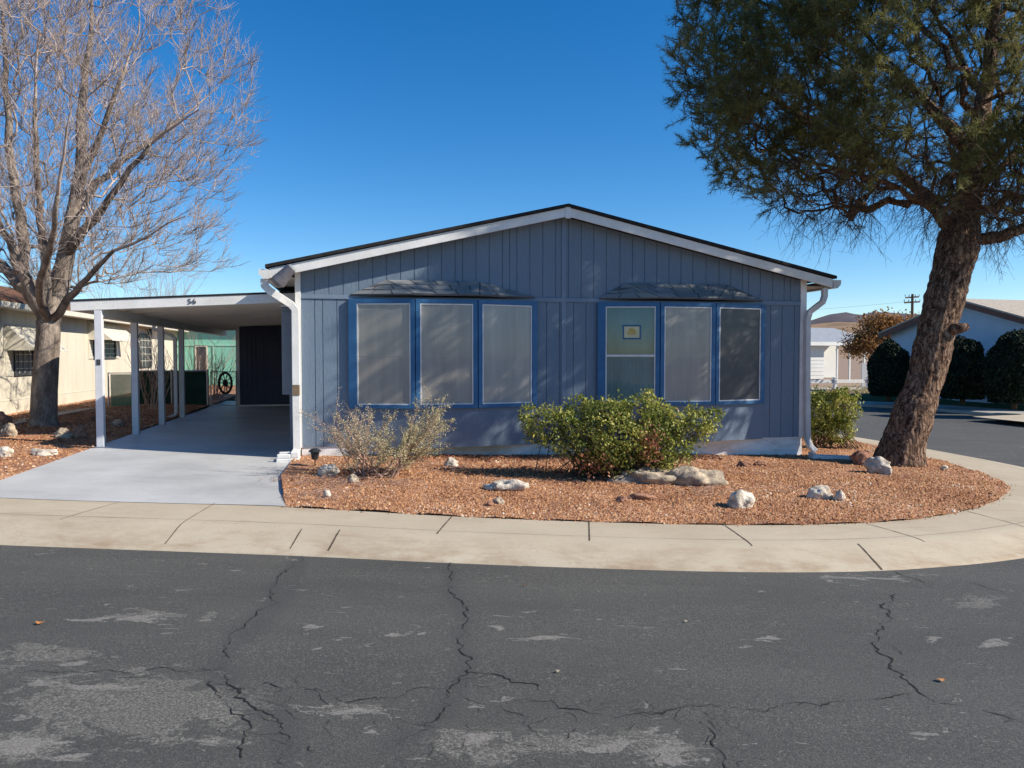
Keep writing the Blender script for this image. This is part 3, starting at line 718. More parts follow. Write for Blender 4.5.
# ------------------------------------------------------------------ bare tree (left)
tb = Vector((-8.56, 14.05, 0)); tb.z = drop(tb.x, tb.y)
YT = 14.05
bt = empty('bare_tree', tb, 'leafless grey-barked tree with many upswept branches left of the carport', 'tree')
def A_(x, y, dy=0): return at(x, y, YT+dy)
T = Tree()
tr = T.limb([Vector((tb.x, tb.y, tb.z-.12)), A_(43.5, 418), A_(44.5, 390), A_(46, 365), A_(48, 340), A_(48, 322)], -1, .24, .195, .2, .004)
T.rmin[tr[0]] = .33; T.rmin[tr[1]] = .27
fk = tr[-1]
tr2 = T.limb([A_(48, 322), A_(47, 312), A_(44, 303)], fk, .17, .13, .15, .003)
lims = [([A_(48, 322), A_(34, 298), A_(20, 285, .1), A_(2, 266, .3), A_(-30, 235, .5), A_(-60, 190, .8)], .17, .016),
        ([A_(47, 318), A_(30, 290, -.2), A_(18, 265, -.4), A_(8, 240, -.5), A_(-4, 215, -.6), A_(-20, 160, -.8), A_(-40, 90, -1)], .13, .016),
        ([A_(47, 318), A_(35, 292), A_(24, 275, .2), A_(22, 245, .3), A_(20, 215, .3), A_(14, 180, .4), A_(8, 120, .5), A_(4, 50, .8), A_(0, -40, 1)], .15, .016),
        ([A_(47, 312), A_(47, 285, -.2), A_(46, 262, -.3), A_(42, 235, -.4), A_(40, 205, -.5), A_(36, 165, -.9), A_(34, 100, -1.2), A_(40, 30, -1.4)], .11, .014),
        ([A_(48, 330), A_(57, 290, .2), A_(66, 255, .3), A_(72, 225, .3), A_(78, 190, .4), A_(80, 150, .6), A_(82, 100, .7), A_(90, 40, .9), A_(95, -30, 1)], .20, .016),
        ([A_(66, 255, .3), A_(80, 235, 0), A_(95, 220, -.2), A_(110, 200, -.5), A_(130, 170, -.8), A_(150, 145, -1), A_(175, 125, -1.3), A_(200, 110, -1.5)], .10, .012),
        ([A_(72, 225, .3), A_(90, 190, .7), A_(105, 175, 1.0), A_(140, 150, 1.3), A_(180, 120, 1.7), A_(215, 90, 2)], .09, .012),
        ([A_(78, 190, .4), A_(95, 150, .2), A_(110, 110, .1), A_(125, 70, 0), A_(140, 20, 0)], .08, .012),
        ([A_(50, 325), A_(68, 300, -.3), A_(82, 285, -.5), A_(95, 270, -.7), A_(115, 252, -1), A_(150, 235, -1.3), A_(185, 215, -1.6)], .085, .010),
        ([A_(48, 320), A_(48, 300, 1), A_(55, 270, 1.8), A_(70, 230, 2.6), A_(80, 180, 3.3), A_(90, 130, 3.6)], .10, .012),
        ([A_(48, 320), A_(40, 290, -1), A_(50, 240, -2), A_(60, 180, -2.8), A_(70, 110, -3.2)], .09, .012)]
for pts, r0, r1 in lims:
    q = pts[0]; k = min(range(len(T.p)), key=lambda i: (Vector(T.p[i])-q).length)
    T.limb(pts, k, r0, r1, .3, .03)
nl = len(T.p)
cx, cy, cz = -8.75, 14.1, 5.85
tg = []
while len(tg) < 2900:
    d = RNG.normal(size=3); d /= np.linalg.norm(d); rr = RNG.uniform(.1, 1)**(1/2.0)
    q = np.array([cx, cy, cz])+d*np.array([3.85, 3.6, 4.05])*rr*(1+.08*math.sin(d[0]*7+d[2]*5))
    if q[2] < 3.0+.30*max(0, 2.8-math.hypot(q[0]-cx, q[1]-cy)) and q[0] < -5.2: pass
    if q[2] < 2.9 or (q[0] > -7.4 and q[2] < 3.2+RNG.normal(0, .15)): continue
    if noise.noise(Vector(q)*.75) < -.28: continue
    tg.append(q)
T.fill(tg, (tb.x, tb.y, 2.4), .24, .15, outward=.8, start_min=len(tr))
r = T.radii(.0042, 2.25)
P_ = np.array(T.p); par = np.array(T.par)
# fine twigs off every thin node
tips = np.where((r < .02))[0]
tips = tips[tips >= nl]
A2, B2, R2a, R2b = [], [], [], []
cen = np.array([cx, cy, cz-3.5])
pd = P_[tips]-P_[par[tips]]; pd /= np.linalg.norm(pd, axis=1, keepdims=True)+1e-6
for rep in range(4):
    n = len(tips); o_ = P_[tips]-cen; o_ /= np.linalg.norm(o_, axis=1, keepdims=True)
    dd = pd*.8+o_*.6+RNG.normal(0, .40, (n, 3))+np.array([0, 0, .45]); dd /= np.linalg.norm(dd, axis=1, keepdims=True)
    L = RNG.uniform(.22, .55, n)[:, None]; a = P_[tips]; b = a+dd*L*.5
    d2 = dd+RNG.normal(0, .18, (n, 3))+np.array([0, 0, .22]); d2 /= np.linalg.norm(d2, axis=1, keepdims=True); c = b+d2*L*.5
    A2 += [a, b]; B2 += [b, c]; R2a += [np.full(n, .0040), np.full(n, .0033)]; R2b += [np.full(n, .0033), np.full(n, .0018)]
    for q, qq in ((b, 1), (a+dd*L*.25, 0)):   # sub twigs
        sel = RNG.random(n) < .75; m2 = sel.sum()
        d3 = dd[sel]*.7+RNG.normal(0, .6, (m2, 3))+np.array([0, 0, .3]); d3 /= np.linalg.norm(d3, axis=1, keepdims=True)
        e = q[sel]+d3*RNG.uniform(.1, .26, m2)[:, None]
        A2.append(q[sel]); B2.append(e); R2a.append(np.full(m2, .0030)); R2b.append(np.full(m2, .0015))
mbt, A, B, ra, rb = T.mesh('x', r, bt, None, .028)
mbt.build('trunk', M['barebark'], bt, smooth=True)
V1, F1 = seg_mesh(A, B, ra, rb, 4)
np_mesh('branches', V1, F1, M['twig'], bt, attrs=None, smooth=True)
V1, F1 = seg_mesh(np.concatenate(A2), np.concatenate(B2), np.concatenate(R2a), np.concatenate(R2b), 3)
np_mesh('twigs', V1, F1, M['twig'], bt)
# ------------------------------------------------------------------ pine (right)
YP = 11.7
pb = at(899, 466, YP); pb.z = drop(pb.x, pb.y)
pt = empty('pine_tree', pb, 'tall leaning pine with rugged brown trunk at the tip of the gravel bed', 'tree')
def B_(x, y, dy=0): return at(x, y, YP+dy)
T = Tree()
tr = T.limb([Vector((pb.x, pb.y, pb.z-.15)), B_(901, 450), B_(912, 418), B_(926, 375, .1), B_(937, 330, .15), B_(948, 285, .25), B_(955, 260, .3), B_(960, 235, .4)], -1, .37, .42, .2, .004)
for i, k in enumerate(tr): T.rmin[k] = float(np.interp(i/(len(tr)-1), [0, .06, .15, .35, .6, .8, 1], [.45, .385, .315, .262, .272, .285, .305]))+.010*math.sin(i*1.7)
pl_ = [([B_(962, 240, .4), B_(966, 205, .5), B_(972, 160, .7), B_(985, 100, .9), B_(992, 30, 1.0), B_(1000, -50, 1.0)], .24, .06),
       ([B_(958, 245, .4), B_(942, 215, .4), B_(915, 185, .5), B_(880, 160, .7), B_(840, 135, .9), B_(790, 110, 1.0), B_(740, 80, 1.1)], .15, .035),
       ([B_(940, 212, .4), B_(910, 196, 0), B_(870, 176, -.3), B_(835, 168, -.4), B_(790, 160, -.4)], .08, .025),
       ([B_(972, 160, .7), B_(945, 120, .9), B_(900, 80, 1.2), B_(840, 40, 1.4), B_(780, 10, 1.6), B_(720, -10, 1.7)], .11, .03),
       ([B_(985, 100, .9), B_(950, 40, 1.6), B_(910, -20, 2.1)], .09, .025),
       ([B_(966, 240, .4), B_(1000, 238, .3), B_(1030, 225, .3), B_(1080, 190, .4), B_(1130, 150, .5)], .14, .04),
       ([B_(972, 200, .5), B_(1010, 160, 1.0), B_(1070, 110, 1.6), B_(1110, 70, 2.0)], .11, .03),
       ([B_(985, 130, .9), B_(1000, 100, 2), B_(990, 60, 3), B_(980, 30, 3.8)], .09, .03),
       ([B_(972, 190, .5), B_(960, 150, -.3), B_(930, 110, -.7), B_(900, 70, -.9), B_(860, 30, -1.0)], .08, .025),
       ([B_(975, 190, .5), B_(1000, 150, 0), B_(1040, 100, -.5), B_(1060, 40, -.7)], .08, .025),
       ([B_(990, 30, 1), B_(965, -20, 1.4), B_(920, -50, 1.6)], .07, .02),
       ([B_(990, 30, 1), B_(1030, -20, 1.4), B_(1070, -50, 1.5)], .07, .02)]
for pts, r0, r1 in [(a, b*(.78 if i else 1), c*.7) for i, (a, b, c) in enumerate(pl_)]:
    q = pts[0]; k = min(range(len(T.p)), key=lambda i: (Vector(T.p[i])-q).length)
    T.limb(pts, k, r0, r1, .25, .03)
nl = len(T.p)
pc = np.array([6.5, 12.2, 6.15]); pr_ = np.array([4.2, 2.7, 2.95])
tg = []
while len(tg) < 5200:
    d = RNG.normal(size=3); d /= np.linalg.norm(d); rr = RNG.uniform(.25, 1)**(1/2.6)
    lump = 1+.13*noise.noise(Vector(d*2.2)+Vector((3, 1, 0)))*2
    q = pc+d*pr_*rr*lump
    a = q[0]-pc[0]
    if q[0] > 9.7 or (q[0] > 8.5 and q[2] < 3.8+.69*(q[0]-8.5)): continue
    if q[2] < 3.5+.5*noise.noise(Vector((q[0]*.8, q[1]*.8, 0))): continue
    X_, Y_ = project(q[None]); X_, Y_ = X_[0], Y_[0]
    # measured underside of the crown in elevation
    low = np.interp(X_, [640, 668, 700, 730, 770, 810, 850, 900, 930, 1000, 1060], [40, 90, 150, 185, 205, 212, 215, 185, 200, 225, 240])
    if Y_ > low+RNG.normal(0, 7) or X_ < 672+max(0, (Y_-60))*.1+RNG.normal(0, 4): continue
    tg.append(q)
T.fill(tg, (pb.x+1, pb.y+.5, 3.2), .2, .2, outward=.5, start_min=len(tr)-2)
r = T.radii(.005, 2.3)
P_ = np.array(T.p); par = np.array(T.par)
mbt, A, B, ra, rb = T.mesh('x', r, pt, None, .03)
o = mbt.build('trunk', M['pinebark'], pt, smooth=True)
sb_ = o.modifiers.new('fine', 'SUBSURF'); sb_.subdivision_type = 'SIMPLE'; sb_.levels = 3; sb_.render_levels = 3
tx = bpy.data.textures.new('bark_relief', 'CLOUDS'); tx.noise_scale = .11; tx.noise_depth = 3
dm = o.modifiers.new('relief', 'DISPLACE'); dm.texture = tx; dm.strength = .048; dm.mid_level = .5; dm.texture_coords = 'LOCAL'
V1, F1 = seg_mesh(A, B, ra, rb, 4)
np_mesh('branches', V1, F1, M['darktwig'], pt, smooth=True)
# needle tufts: on thin nodes
nodes = np.where(r < .018)[0]; nodes = nodes[nodes >= nl]
pdv = P_[nodes]-P_[par[nodes]]; pdv /= np.linalg.norm(pdv, axis=1, keepdims=True)+1e-6
start, dirn = [], []
NR = 4
for rep in range(NR):
    dd = pdv*.9+RNG.normal(0, .55, (len(nodes), 3))+np.array([0, 0, .12]); dd /= np.linalg.norm(dd, axis=1, keepdims=True)
    start.append(P_[nodes]-pdv*RNG.uniform(0, .15, (len(nodes), 1))); dirn.append(dd)
S = np.concatenate(start); D = np.concatenate(dirn); L = RNG.uniform(.16, .34, len(S))
# clumpiness: drop twigs in noise hollows
keep = np.array([noise.noise(Vector(q)*1.15)+.55*noise.noise(Vector(q)*3.1) > -.13 for q in S])
Xq, Yq = project(S)
bare = (Yq > 168+RNG.normal(0, 14, len(S))) & (Xq > 790+RNG.normal(0, 15, len(S))) & (S[:, 2] < 5.2)
S0, D0, L0 = S[keep & bare], D[keep & bare], L[keep & bare]
kp = keep & (~bare | (RNG.random(len(S)) < .22))
S, D, L = S[kp], D[kp], L[kp]
E = S+D*L[:, None]
V1, F1 = seg_mesh(S, E, np.full(len(S), .0035), np.full(len(S), .002), 3)
D0 = D0+np.array([0, 0, -.55]); E0 = S0+D0*(L0*1.6)[:, None]
V2, F2 = seg_mesh(S0, E0, np.full(len(S0), .0035), np.full(len(S0), .0015), 3)
np_mesh('twigs', np.concatenate([V1, V2]), np.concatenate([F1, F2+len(V1)]), M['darktwig'], pt)
per = 46
n = len(S); tt = RNG.uniform(.15, 1.05, (n, per)); base = S[:, None]+D[:, None]*(L[:, None]*tt)[:, :, None]
nd = D[:, None]*.9+RNG.normal(0, .74, (n, per, 3)); nd /= np.linalg.norm(nd, axis=2, keepdims=True)
ln = RNG.uniform(.07, .14, (n, per, 1)); tip = base+nd*ln
sd = np.cross(nd, RNG.normal(size=(n, per, 3))); sd /= np.linalg.norm(sd, axis=2, keepdims=True)
wd = .0040
V = np.stack([base-sd*wd, base+sd*wd, tip], 2).reshape(-1, 3)
Fc = np.arange(len(V)).reshape(-1, 3)
cl_t = np.array([noise.noise(Vector(q)*1.7) for q in S])*.55+.42+RNG.normal(0, .10, n)
tn = np.clip(np.repeat(cl_t, per)+RNG.normal(0, .10, n*per), 0, 1)
print('PINE needles', len(Fc), 'tufts', n)
np_mesh('crown', V, Fc, M['pineleaf'], pt, attrs={'tint': ('FACE', tn)})
# drooping bare twigs in the lower crown
T2A, T2B, T2r = [], [], []
cand = np.where((r > .010) & (r < .09))[0]
XX_, YY_ = project(P_)
cand = [k for k in cand if k >= len(tr) and 770 < XX_[k] < 1090 and 120 < YY_[k] < 260]
for _ in range(900):
    k = random.choice(cand); p = P_[k].copy(); L_ = random.uniform(.35, 1.0); d = RNG.normal(0, .6, 3)+np.array([-.25, 0, -.45]); m = 6
    for i in range(m):
        d = d/np.linalg.norm(d); q = p+d*L_/m; T2A.append(p); T2B.append(q); T2r.append(.0055*(1-i/m)+.0016)
        if i > 1:
            for __ in range(2):
                d2 = d*.8+RNG.normal(0, .5, 3)+np.array([0, 0, -.2]); T2A.append(q); T2B.append(q+d2*random.uniform(.06, .2)); T2r.append(.002)
        d = d+RNG.normal(0, .25, 3)+np.array([0, 0, -.16]); p = q
T2r = np.array(T2r); V1, F1 = seg_mesh(np.array(T2A), np.array(T2B), T2r, T2r*.8, 3)
np_mesh('dead_twigs', V1, F1, M['darktwig'], pt)
# branch stub on the trunk
mb = MB(); q = B_(951, 330, -.05); mb.tube([q, q+Vector((.12, -.08, .03)), q+Vector((.2, -.1, .05))], [.10, .075, .05], 10)
mb.build('branch_stub', M['pinebark'], pt, smooth=True)
# ------------------------------------------------------------------ rocks
def rock(x, y, wpx, hpx, mat, label, depth=.7, seed=0, sink=.25, yaw=None, group=None, rough=.28, name='rock'):
    q = pick(x, y); dist = q.y; wx = wpx/F*dist/2; hz = hpx/F*dist
    import bmesh
    bm = bmesh.new(); bmesh.ops.create_icosphere(bm, subdivisions=4, radius=1)
    for v in bm.verts:
        c = v.co.copy(); s_ = Vector((seed*3.1, seed*1.7, seed))
        k = 1+rough*noise.noise(c*1.1+s_)*1.6+rough*.7*noise.noise(c*2.7+s_)+rough*.3*noise.noise(c*7+s_)
        cell = noise.voronoi(c*1.6+s_)[0]; k += rough*.5*(cell[1]-cell[0]-.3)
        v.co = c*k
    for v in bm.verts:
        v.co = Vector((v.co.x*wx, v.co.y*wx*depth, v.co.z*hz*(.5+sink)))
        if yaw: v.co = Vector((v.co.x*math.cos(yaw)-v.co.y*math.sin(yaw), v.co.x*math.sin(yaw)+v.co.y*math.cos(yaw), v.co.z))
    me = bpy.data.meshes.new(name); bm.to_mesh(me); bm.free(); me.materials.append(mat)
    me.polygons.foreach_set('use_smooth', [True]*len(me.polygons))
    o = bpy.data.objects.new(name, me); COL.objects.link(o)
    yy = q.y+wx*depth*.7
    o.location = (q.x+q.x/q.y*wx*depth*.7, yy, drop(q.x, yy)+hz*(.5-sink))
    return tag(o, label, 'rock', group)
g = 'rocks set in the gravel'
rock(650, 484, 72, 14, M['tanrock'], 'long tan rock slab under the green bush, its left end in shadow', .45, 1, .2, .05, g)
rock(696, 486, 50, 17, M['tanrock'], 'tan lichen covered boulder at the right end of the long slab', .5, 2, .2, 0, g)
rock(741, 508, 27, 17, M['whiterock'], 'pointed white rock alone in the gravel near the sidewalk', .8, 3, .15, .3, g)
rock(821, 499, 26, 13, M['whiterock'], 'larger rock of the white pair right of the pointed white rock', .7, 4, .2, .2, g)
rock(839, 501, 12, 10, M['whiterock'], 'small round white rock at the right of the white pair', .8, 5, .2, 0, g)
rock(506, 491, 37, 11, M['whiterock'], 'flat jagged white rock between the twiggy shrub and green bush', .5, 6, .2, 0, g, .4)
rock(499, 504, 12, 6, M['tanrock'], 'small yellowish rock in front of the flat jagged white rock', .8, 7, .2, 0, g)
rock(490, 506, 8, 4, M['brownrock'], 'tiny dark rock beside the small yellowish rock', .8, 17, .2, 0, g)
rock(641, 500, 30, 6, M['brownrock'], 'low flat reddish rock below the long tan slab', .5, 8, .25, 0, g)
rock(622, 502, 12, 5, M['brownrock'], 'small dark rock touching the low flat reddish rock', .8, 18, .2, 0, g)
rock(327, 498, 8, 8, M['whiterock'], 'small round white stone near the driveway edge', .9, 9, .15, 0, g, .12)
rock(328, 476, 20, 11, M['whiterock'], 'white rock under the left side of the twiggy shrub', .6, 10, .2, 0, g)
rock(353, 483, 12, 8, M['tanrock'], 'small pale rock under the middle of the twiggy shrub', .7, 11, .2, 0, g)
rock(451, 467, 14, 8, M['whiterock'], 'pale rock against the skirting between shrub and bush', .7, 12, .2, 0, g)
rock(862, 465, 20, 14, M['brownrock'], 'red-brown boulder left of the pine trunk', .8, 13, .15, 0, g)
rock(879, 474, 26, 15, M['whiterock'], 'white slanted rock at the foot of the pine trunk', .6, 14, .15, -.5, g)
rock(944, 470, 7, 4, M['whiterock'], 'small white stone right of the pine trunk', .8, 15, .2, 0, g)
rock(760, 466, 12, 4, M['brownrock'], 'small flat red stone near the white skirting', .8, 16, .2, 0, g)
rock(745, 467, 14, 5, M['brownrock'], 'low red stone left of the flat red stone by the skirting', .8, 19, .2, 0, g)
rock(9, 437, 15, 13, M['tanrock'], 'rounded tan rock in the yard at the picture edge', .8, 21, .15, 0, g)
rock(0, 428, 22, 14, M['brownrock'], 'dark boulder behind the rounded tan rock in the left yard', .8, 22, .15, 0, g)
rock(5, 457, 16, 10, M['whiterock'], 'grey-white rock nearest the driveway at the picture edge', .8, 23, .15, 0, g)
rock(43, 456, 26, 7, M['whiterock'], 'flat white rock between driveway and shaded gravel', .5, 24, .2, 0, g)
rock(63, 438, 18, 8, M['tanrock'], 'pale rock in the shade in front of the bare tree', .7, 25, .2, 0, g)
rock(79, 438, 14, 12, M['brownrock'], 'dark rock beside the carport front post', .8, 26, .2, 0, g)
rock(93, 421, 8, 6, M['brownrock'], 'small pinkish rock behind the carport front post', .8, 27, .2, 0, g)
rock(118, 426, 12, 6, M['tanrock'], 'grey rock between the first and second carport posts', .7, 28, .2, 0, g)
# ------------------------------------------------------------------ leaves helper
def leaves(name, C, size, aspect, mat, parent, tint, jitter=.3, up=0.3):
    n = len(C); C = np.array(C)
    a = RNG.normal(size=(n, 3)); a[:, 2] += up; a /= np.linalg.norm(a, axis=1, keepdims=True)
    b = np.cross(a, RNG.normal(size=(n, 3))); b /= np.linalg.norm(b, axis=1, keepdims=True)
    nn = np.cross(a, b)
    L = (size*RNG.uniform(1-jitter, 1+jitter, n))[:, None]
    V = np.stack([C-a*L*.5, C+b*L*aspect*.5+a*L*.05+nn*L*.08, C+a*L*.5, C-b*L*aspect*.5+a*L*.05+nn*L*.08], 1).reshape(-1, 3)
    return np_mesh(name, V, np.arange(4*n).reshape(-1, 4), mat, parent, attrs={'tint': ('FACE', np.clip(tint, 0, 1))})
# green bush: lobes traced from the outline
def bush(name, label, base, lobes, nleaf, lsize, twigs=160, group=None, dry=None, dry_n=0):
    o = empty(name, base, label, 'bush', group)
    Cs = []; Ts = []; wts = np.array([rx*ry*rz for _, (rx, ry, rz) in lobes])**.75; wts /= wts.sum()
    for (c, rr), wt in zip(lobes, wts):
        n = int(nleaf*wt); d = RNG.normal(size=(n*2, 3)); d /= np.linalg.norm(d, axis=1, keepdims=True)
        s = RNG.uniform(.35, 1, n*2)**.45
        q = np.array(c)+d*np.array(rr)*s[:, None]*(1+.18*RNG.normal(size=(n*2, 1))*.6)
        k = np.array([noise.noise(Vector(p)*5.5) > -.22 for p in q]) & (q[:, 2] > base[2]+.07); q = q[k][:n]
        Cs.append(q); Ts.append(.34+.16*RNG.normal(size=len(q))+.4*np.array([noise.noise(Vector(p)*3) for p in q])+.25*(RNG.random(len(q)) < .18))
    C = np.concatenate(Cs)
    leaves('foliage', C, lsize, .55, M['bushleaf'], o, np.concatenate(Ts))
    A, B, Ra = [], [], []
    b0 = np.array(base)
    for _ in range(twigs):
        e = C[RNG.integers(len(C))]; s = b0+np.array([RNG.normal(0, .12)*3 if len(lobes) > 4 else RNG.normal(0, .08), RNG.normal(0, .08), 0])
        m = (s+e)/2+RNG.normal(0, .05, 3)+np.array([0, 0, .05]); A += [s, m]; B += [m, e]; Ra += [.007, .004]
    Ra = np.array(Ra); V1, F1 = seg_mesh(np.array(A), np.array(B), Ra, Ra*.6, 4)
    np_mesh('stems', V1, F1, M['darktwig'], o)
    if dry is not None:
        Cd = np.concatenate([np.array(c)+RNG.normal(size=(dry_n, 3))*np.array(rr)*.5 for c, rr in dry]); Cd = Cd[Cd[:, 2] > base[2]+.03]
        leaves('dry_leaves', Cd, lsize*.9, .6, M['dryleaf'], o, RNG.random(len(Cd)))
    return o
YB = 9.6
def lob(x, y, rx, ry, dy=0, dr=None):
    c = at(x, y, YB+dy); s = YB/F
    return (tuple(c), (rx*s, (dr or rx)*s*.8, ry*s))
bb = at(622, 476, YB); bb.z = drop(bb.x, bb.y)
bush('green_bush', 'broad green and yellow leaved bush below the right bay window', bb,
     [lob(545, 425, 26, 22, .1), lob(565, 432, 28, 24, -.1), lob(590, 432, 34, 34, 0), lob(620, 435, 36, 38, -.15), lob(650, 438, 36, 36, 0), lob(685, 425, 30, 22, .1), lob(702, 422, 22, 13, 0), lob(640, 415, 36, 22, .2), lob(605, 412, 30, 14, .1), lob(668, 450, 26, 24, -.1), lob(600, 452, 30, 22, -.1), lob(576, 404, 12, 12, .1), lob(528, 415, 10, 14, .1), lob(649, 398, 8, 12, 0), lob(715, 415, 10, 8, 0)],
     15500, .043, 260, dry=[lob(595, 462, 24, 14, -.3), lob(650, 445, 12, 18, -.35)], dry_n=330)
YB = 13.6
b2 = at(832, 443, YB); b2.z = drop(b2.x, b2.y)
bush('small_bush', 'small yellow-green bush behind the right corner of the blue house', b2,
     [lob(826, 412, 22, 24, 0), lob(842, 408, 18, 20, -.1), lob(835, 430, 20, 16, 0), lob(815, 415, 16, 28, .2), lob(846, 395, 12, 9, 0)], 6500, .05, 70)
# twiggy shrub
YS = 9.35
sb = at(376, 478, YS); sb.z = drop(sb.x, sb.y)
sh = empty('twiggy_shrub', sb, 'sparse grey twiggy shrub with tiny leaves below the left bay window', 'shrub')
A, B, Ra, LC = [], [], [], []
rs = np.random.default_rng(3)
def stem(p, d, L, r0, lvl):
    m = 6; d = d/np.linalg.norm(d)
    for i in range(m):
        q = p+d*L/m; A.append(p); B.append(q); Ra.append(r0*(1-.75*i/m))
        if lvl < 3 and i >= 1:
            for _ in range(2 if lvl else 2):
                if rs.random() < .8:
                    dd = d*.9+rs.normal(0, .42, 3)+np.array([0, 0, .12]); stem(q, dd, L*rs.uniform(.28, .5), r0*.5*(1-.5*i/m), lvl+1)
        if lvl >= 2:
            for _ in range(3): LC.append(q+rs.normal(0, .014, 3))
        d = d+rs.normal(0, .10, 3)+np.array([0, 0, .03]); d /= np.linalg.norm(d); p = q
s = YS/F
for tx, ty, dy in ((312, 408, .1), (318, 418, .3), (330, 425, -.2), (345, 420, .2), (352, 412, .5), (362, 410, -.3), (372, 418, .5), (382, 425, 0), (392, 430, -.4), (405, 425, .3), (415, 418, 0), (425, 414, .4), (432, 410, .1), (440, 405, .3), (450, 402, .2), (453, 412, .4), (447, 430, .1), (440, 445, .3), (430, 455, 0), (340, 440, -.3), (326, 435, .1), (400, 445, -.4), (357, 430, -.4), (420, 440, .5), (368, 412, .1), (344, 414, 0), (412, 432, -.2)):
    e = np.array(at(tx, ty, YS+dy)); p0 = np.array(sb)+np.array([rs.normal(0, .09)+(.12 if tx > 400 else -.08), rs.normal(0, .06), .0])
    d = e-p0; stem(p0, d+np.array([0, 0, -.05]), np.linalg.norm(d)*.76, .012, 1)
Ra = np.array(Ra); V1, F1 = seg_mesh(np.array(A), np.array(B), Ra, Ra*.8, 4); np_mesh('stems', V1, F1, M['shrubtwig'], sh)
print('SHRUB', len(A), len(LC))
LC = np.array(LC); k = RNG.random(len(LC)) < np.clip(.38+.5*(LC[:, 0]-sb.x), .25, .9); LC = LC[k]
leaves('leaves', LC, .019, .5, M['sageleaf'], sh, .5+.25*RNG.normal(size=len(LC))+(LC[:, 0] < sb.x-.0)*.15)
# dead thin twigs lying under the shrub
# ------------------------------------------------------------------ blue house
HU = 7.9
hz0 = H(0, 0, 0); hz0.z = zr(hz0.x)+.12
house = empty('blue_house', hz0, 'blue-grey gabled manufactured house with two shallow bay windows', 'house')
VR = -.24                      # rake plane
ul, zl = HF(269, 266.5, VR); ur, zrr = HF(833, 277.5, VR); uk, zk = HF(568, 205.5, VR)
zE = (zl+zrr)/2                # underside-ish of the fascia bottom at eave
EU = max(.3, -ul)
uR = ur; uL = ul; uK = uk
slopeL = (zk-zl)/(uK-uL); slopeR = (zk-zrr)/(uR-uK)
print('HOUSE', uL, uR, uK, zl, zrr, zk, slopeL, slopeR)
zTop = zk-.02                  # roof surface height at the ridge (fascia top)
def rz(u): return zTop-(uK-u)*slopeL if u < uK else zTop-(u-uK)*slopeR
FH = .14                      # fascia height
ZB = 2.5; ZS = .335            # belt, siding bottom
# wall: backing plus grooved boards
def siding_boards(mb, u0, u1, z0, ztop, v=0.0, pitch=.192, seed=1, fn=H, groove=.010):
    rnd = random.Random(seed); u = u0
    while u < u1-1e-4:
        wv = pitch*rnd.choice([1, 1, 1, 1, .55, 1.1]); e = min(u1, u+wv)
        if u1-e < .05: e = u1
        a, b = u+groove/2, e-groove/2
        if e > u+.02:
            za, zb = (ztop(a), ztop(b)) if callable(ztop) else (ztop, ztop)
            segs = [(a, b)]
            if callable(ztop) and a < uK < b: segs = [(a, uK), (uK, b)]
            for a_, b_ in segs:
                za, zb = (ztop(a_), ztop(b_)) if callable(ztop) else (ztop, ztop)
                mb.hexa([fn(a_, v, z0), fn(b_, v, z0), fn(b_, v+.012, z0), fn(a_, v+.012, z0), fn(a_, v, za), fn(b_, v, zb), fn(b_, v+.012, zb), fn(a_, v+.012, za)])
        u = e
mb = MB()
ug = lambda u: rz(u)-.10
# back sheet (full gable)
poly = [H(0, .012, ZS), H(HU, .012, ZS), H(HU, .012, ug(HU)), H(uK, .012, ug(uK)), H(0, .012, ug(0))]
mb.prism(poly, Vv*.10)
siding_boards(mb, 0, HU, ZB+.035, lambda u: ug(u)-.01, 0, .20, 4)
siding_boards(mb, 0, HU, ZS, ZB-.035, 0, .20, 9)
# side and rear walls
mb.box(0, .1, .113, 13.3, ZS, ug(0)-.04, H); mb.box(HU-.1, HU, .113, 13.3, ZS, ug(HU)-.04, H)
mb.prism([H(0, 13.3, ZS), H(HU, 13.3, ZS), H(HU, 13.3, ug(HU)), H(uK, 13.3, ug(uK)), H(0, 13.3, ug(0))], Vv*.1)
mb.build('wall', M['siding'], house)
mb = MB(); mb.box(-.0, HU, -.016, -.001, ZB-.032, ZB+.032, H); mb.build('belt_trim', M['belt'], house, bevel=.004)
mb = MB(); mb.box(uK-.035, uK+.035, -.014, -.001, ZS+.01, ug(uK)-.03, H); mb.build('centre_batten', M['belt'], house, bevel=.004)
for a, b in ((-.07, .008), (HU-.075, HU+.03)):
    mb = MB(); mb.box(a, b, -.024, -.0005, ZS, ug(a)-.0, H); mb.box(a if a < 0 else HU+.001, (-.001 if a < 0 else b), -.0005, .09, ZS, ug(a)-.02, H)
    mb.build('corner_trim', M['white'] if a > 1 else M['white'], house, bevel=.003)
# skirting down to the soil
mb = MB(); st = 24
for i in range(st):
    a, b = HU*i/st, HU*(i+1)/st
    za, zb = [zr(H(q, 0, 0).x)+.04 for q in (a, b)]
    mb.hexa([H(a, .015, za), H(b, .015, zb), H(b, .08, zb), H(a, .08, za), H(a, .015, ZS-.002), H(b, .015, ZS-.002), H(b, .08, ZS-.002), H(a, .08, ZS-.002)])
mb.box(.015, .08, .081, 13.3, .0, ZS-.002, H); mb.box(HU-.08, HU-.015, .081, 13.3, -.05, ZS-.002, H)
mb.build('skirting', M['dirtywhite'], house)
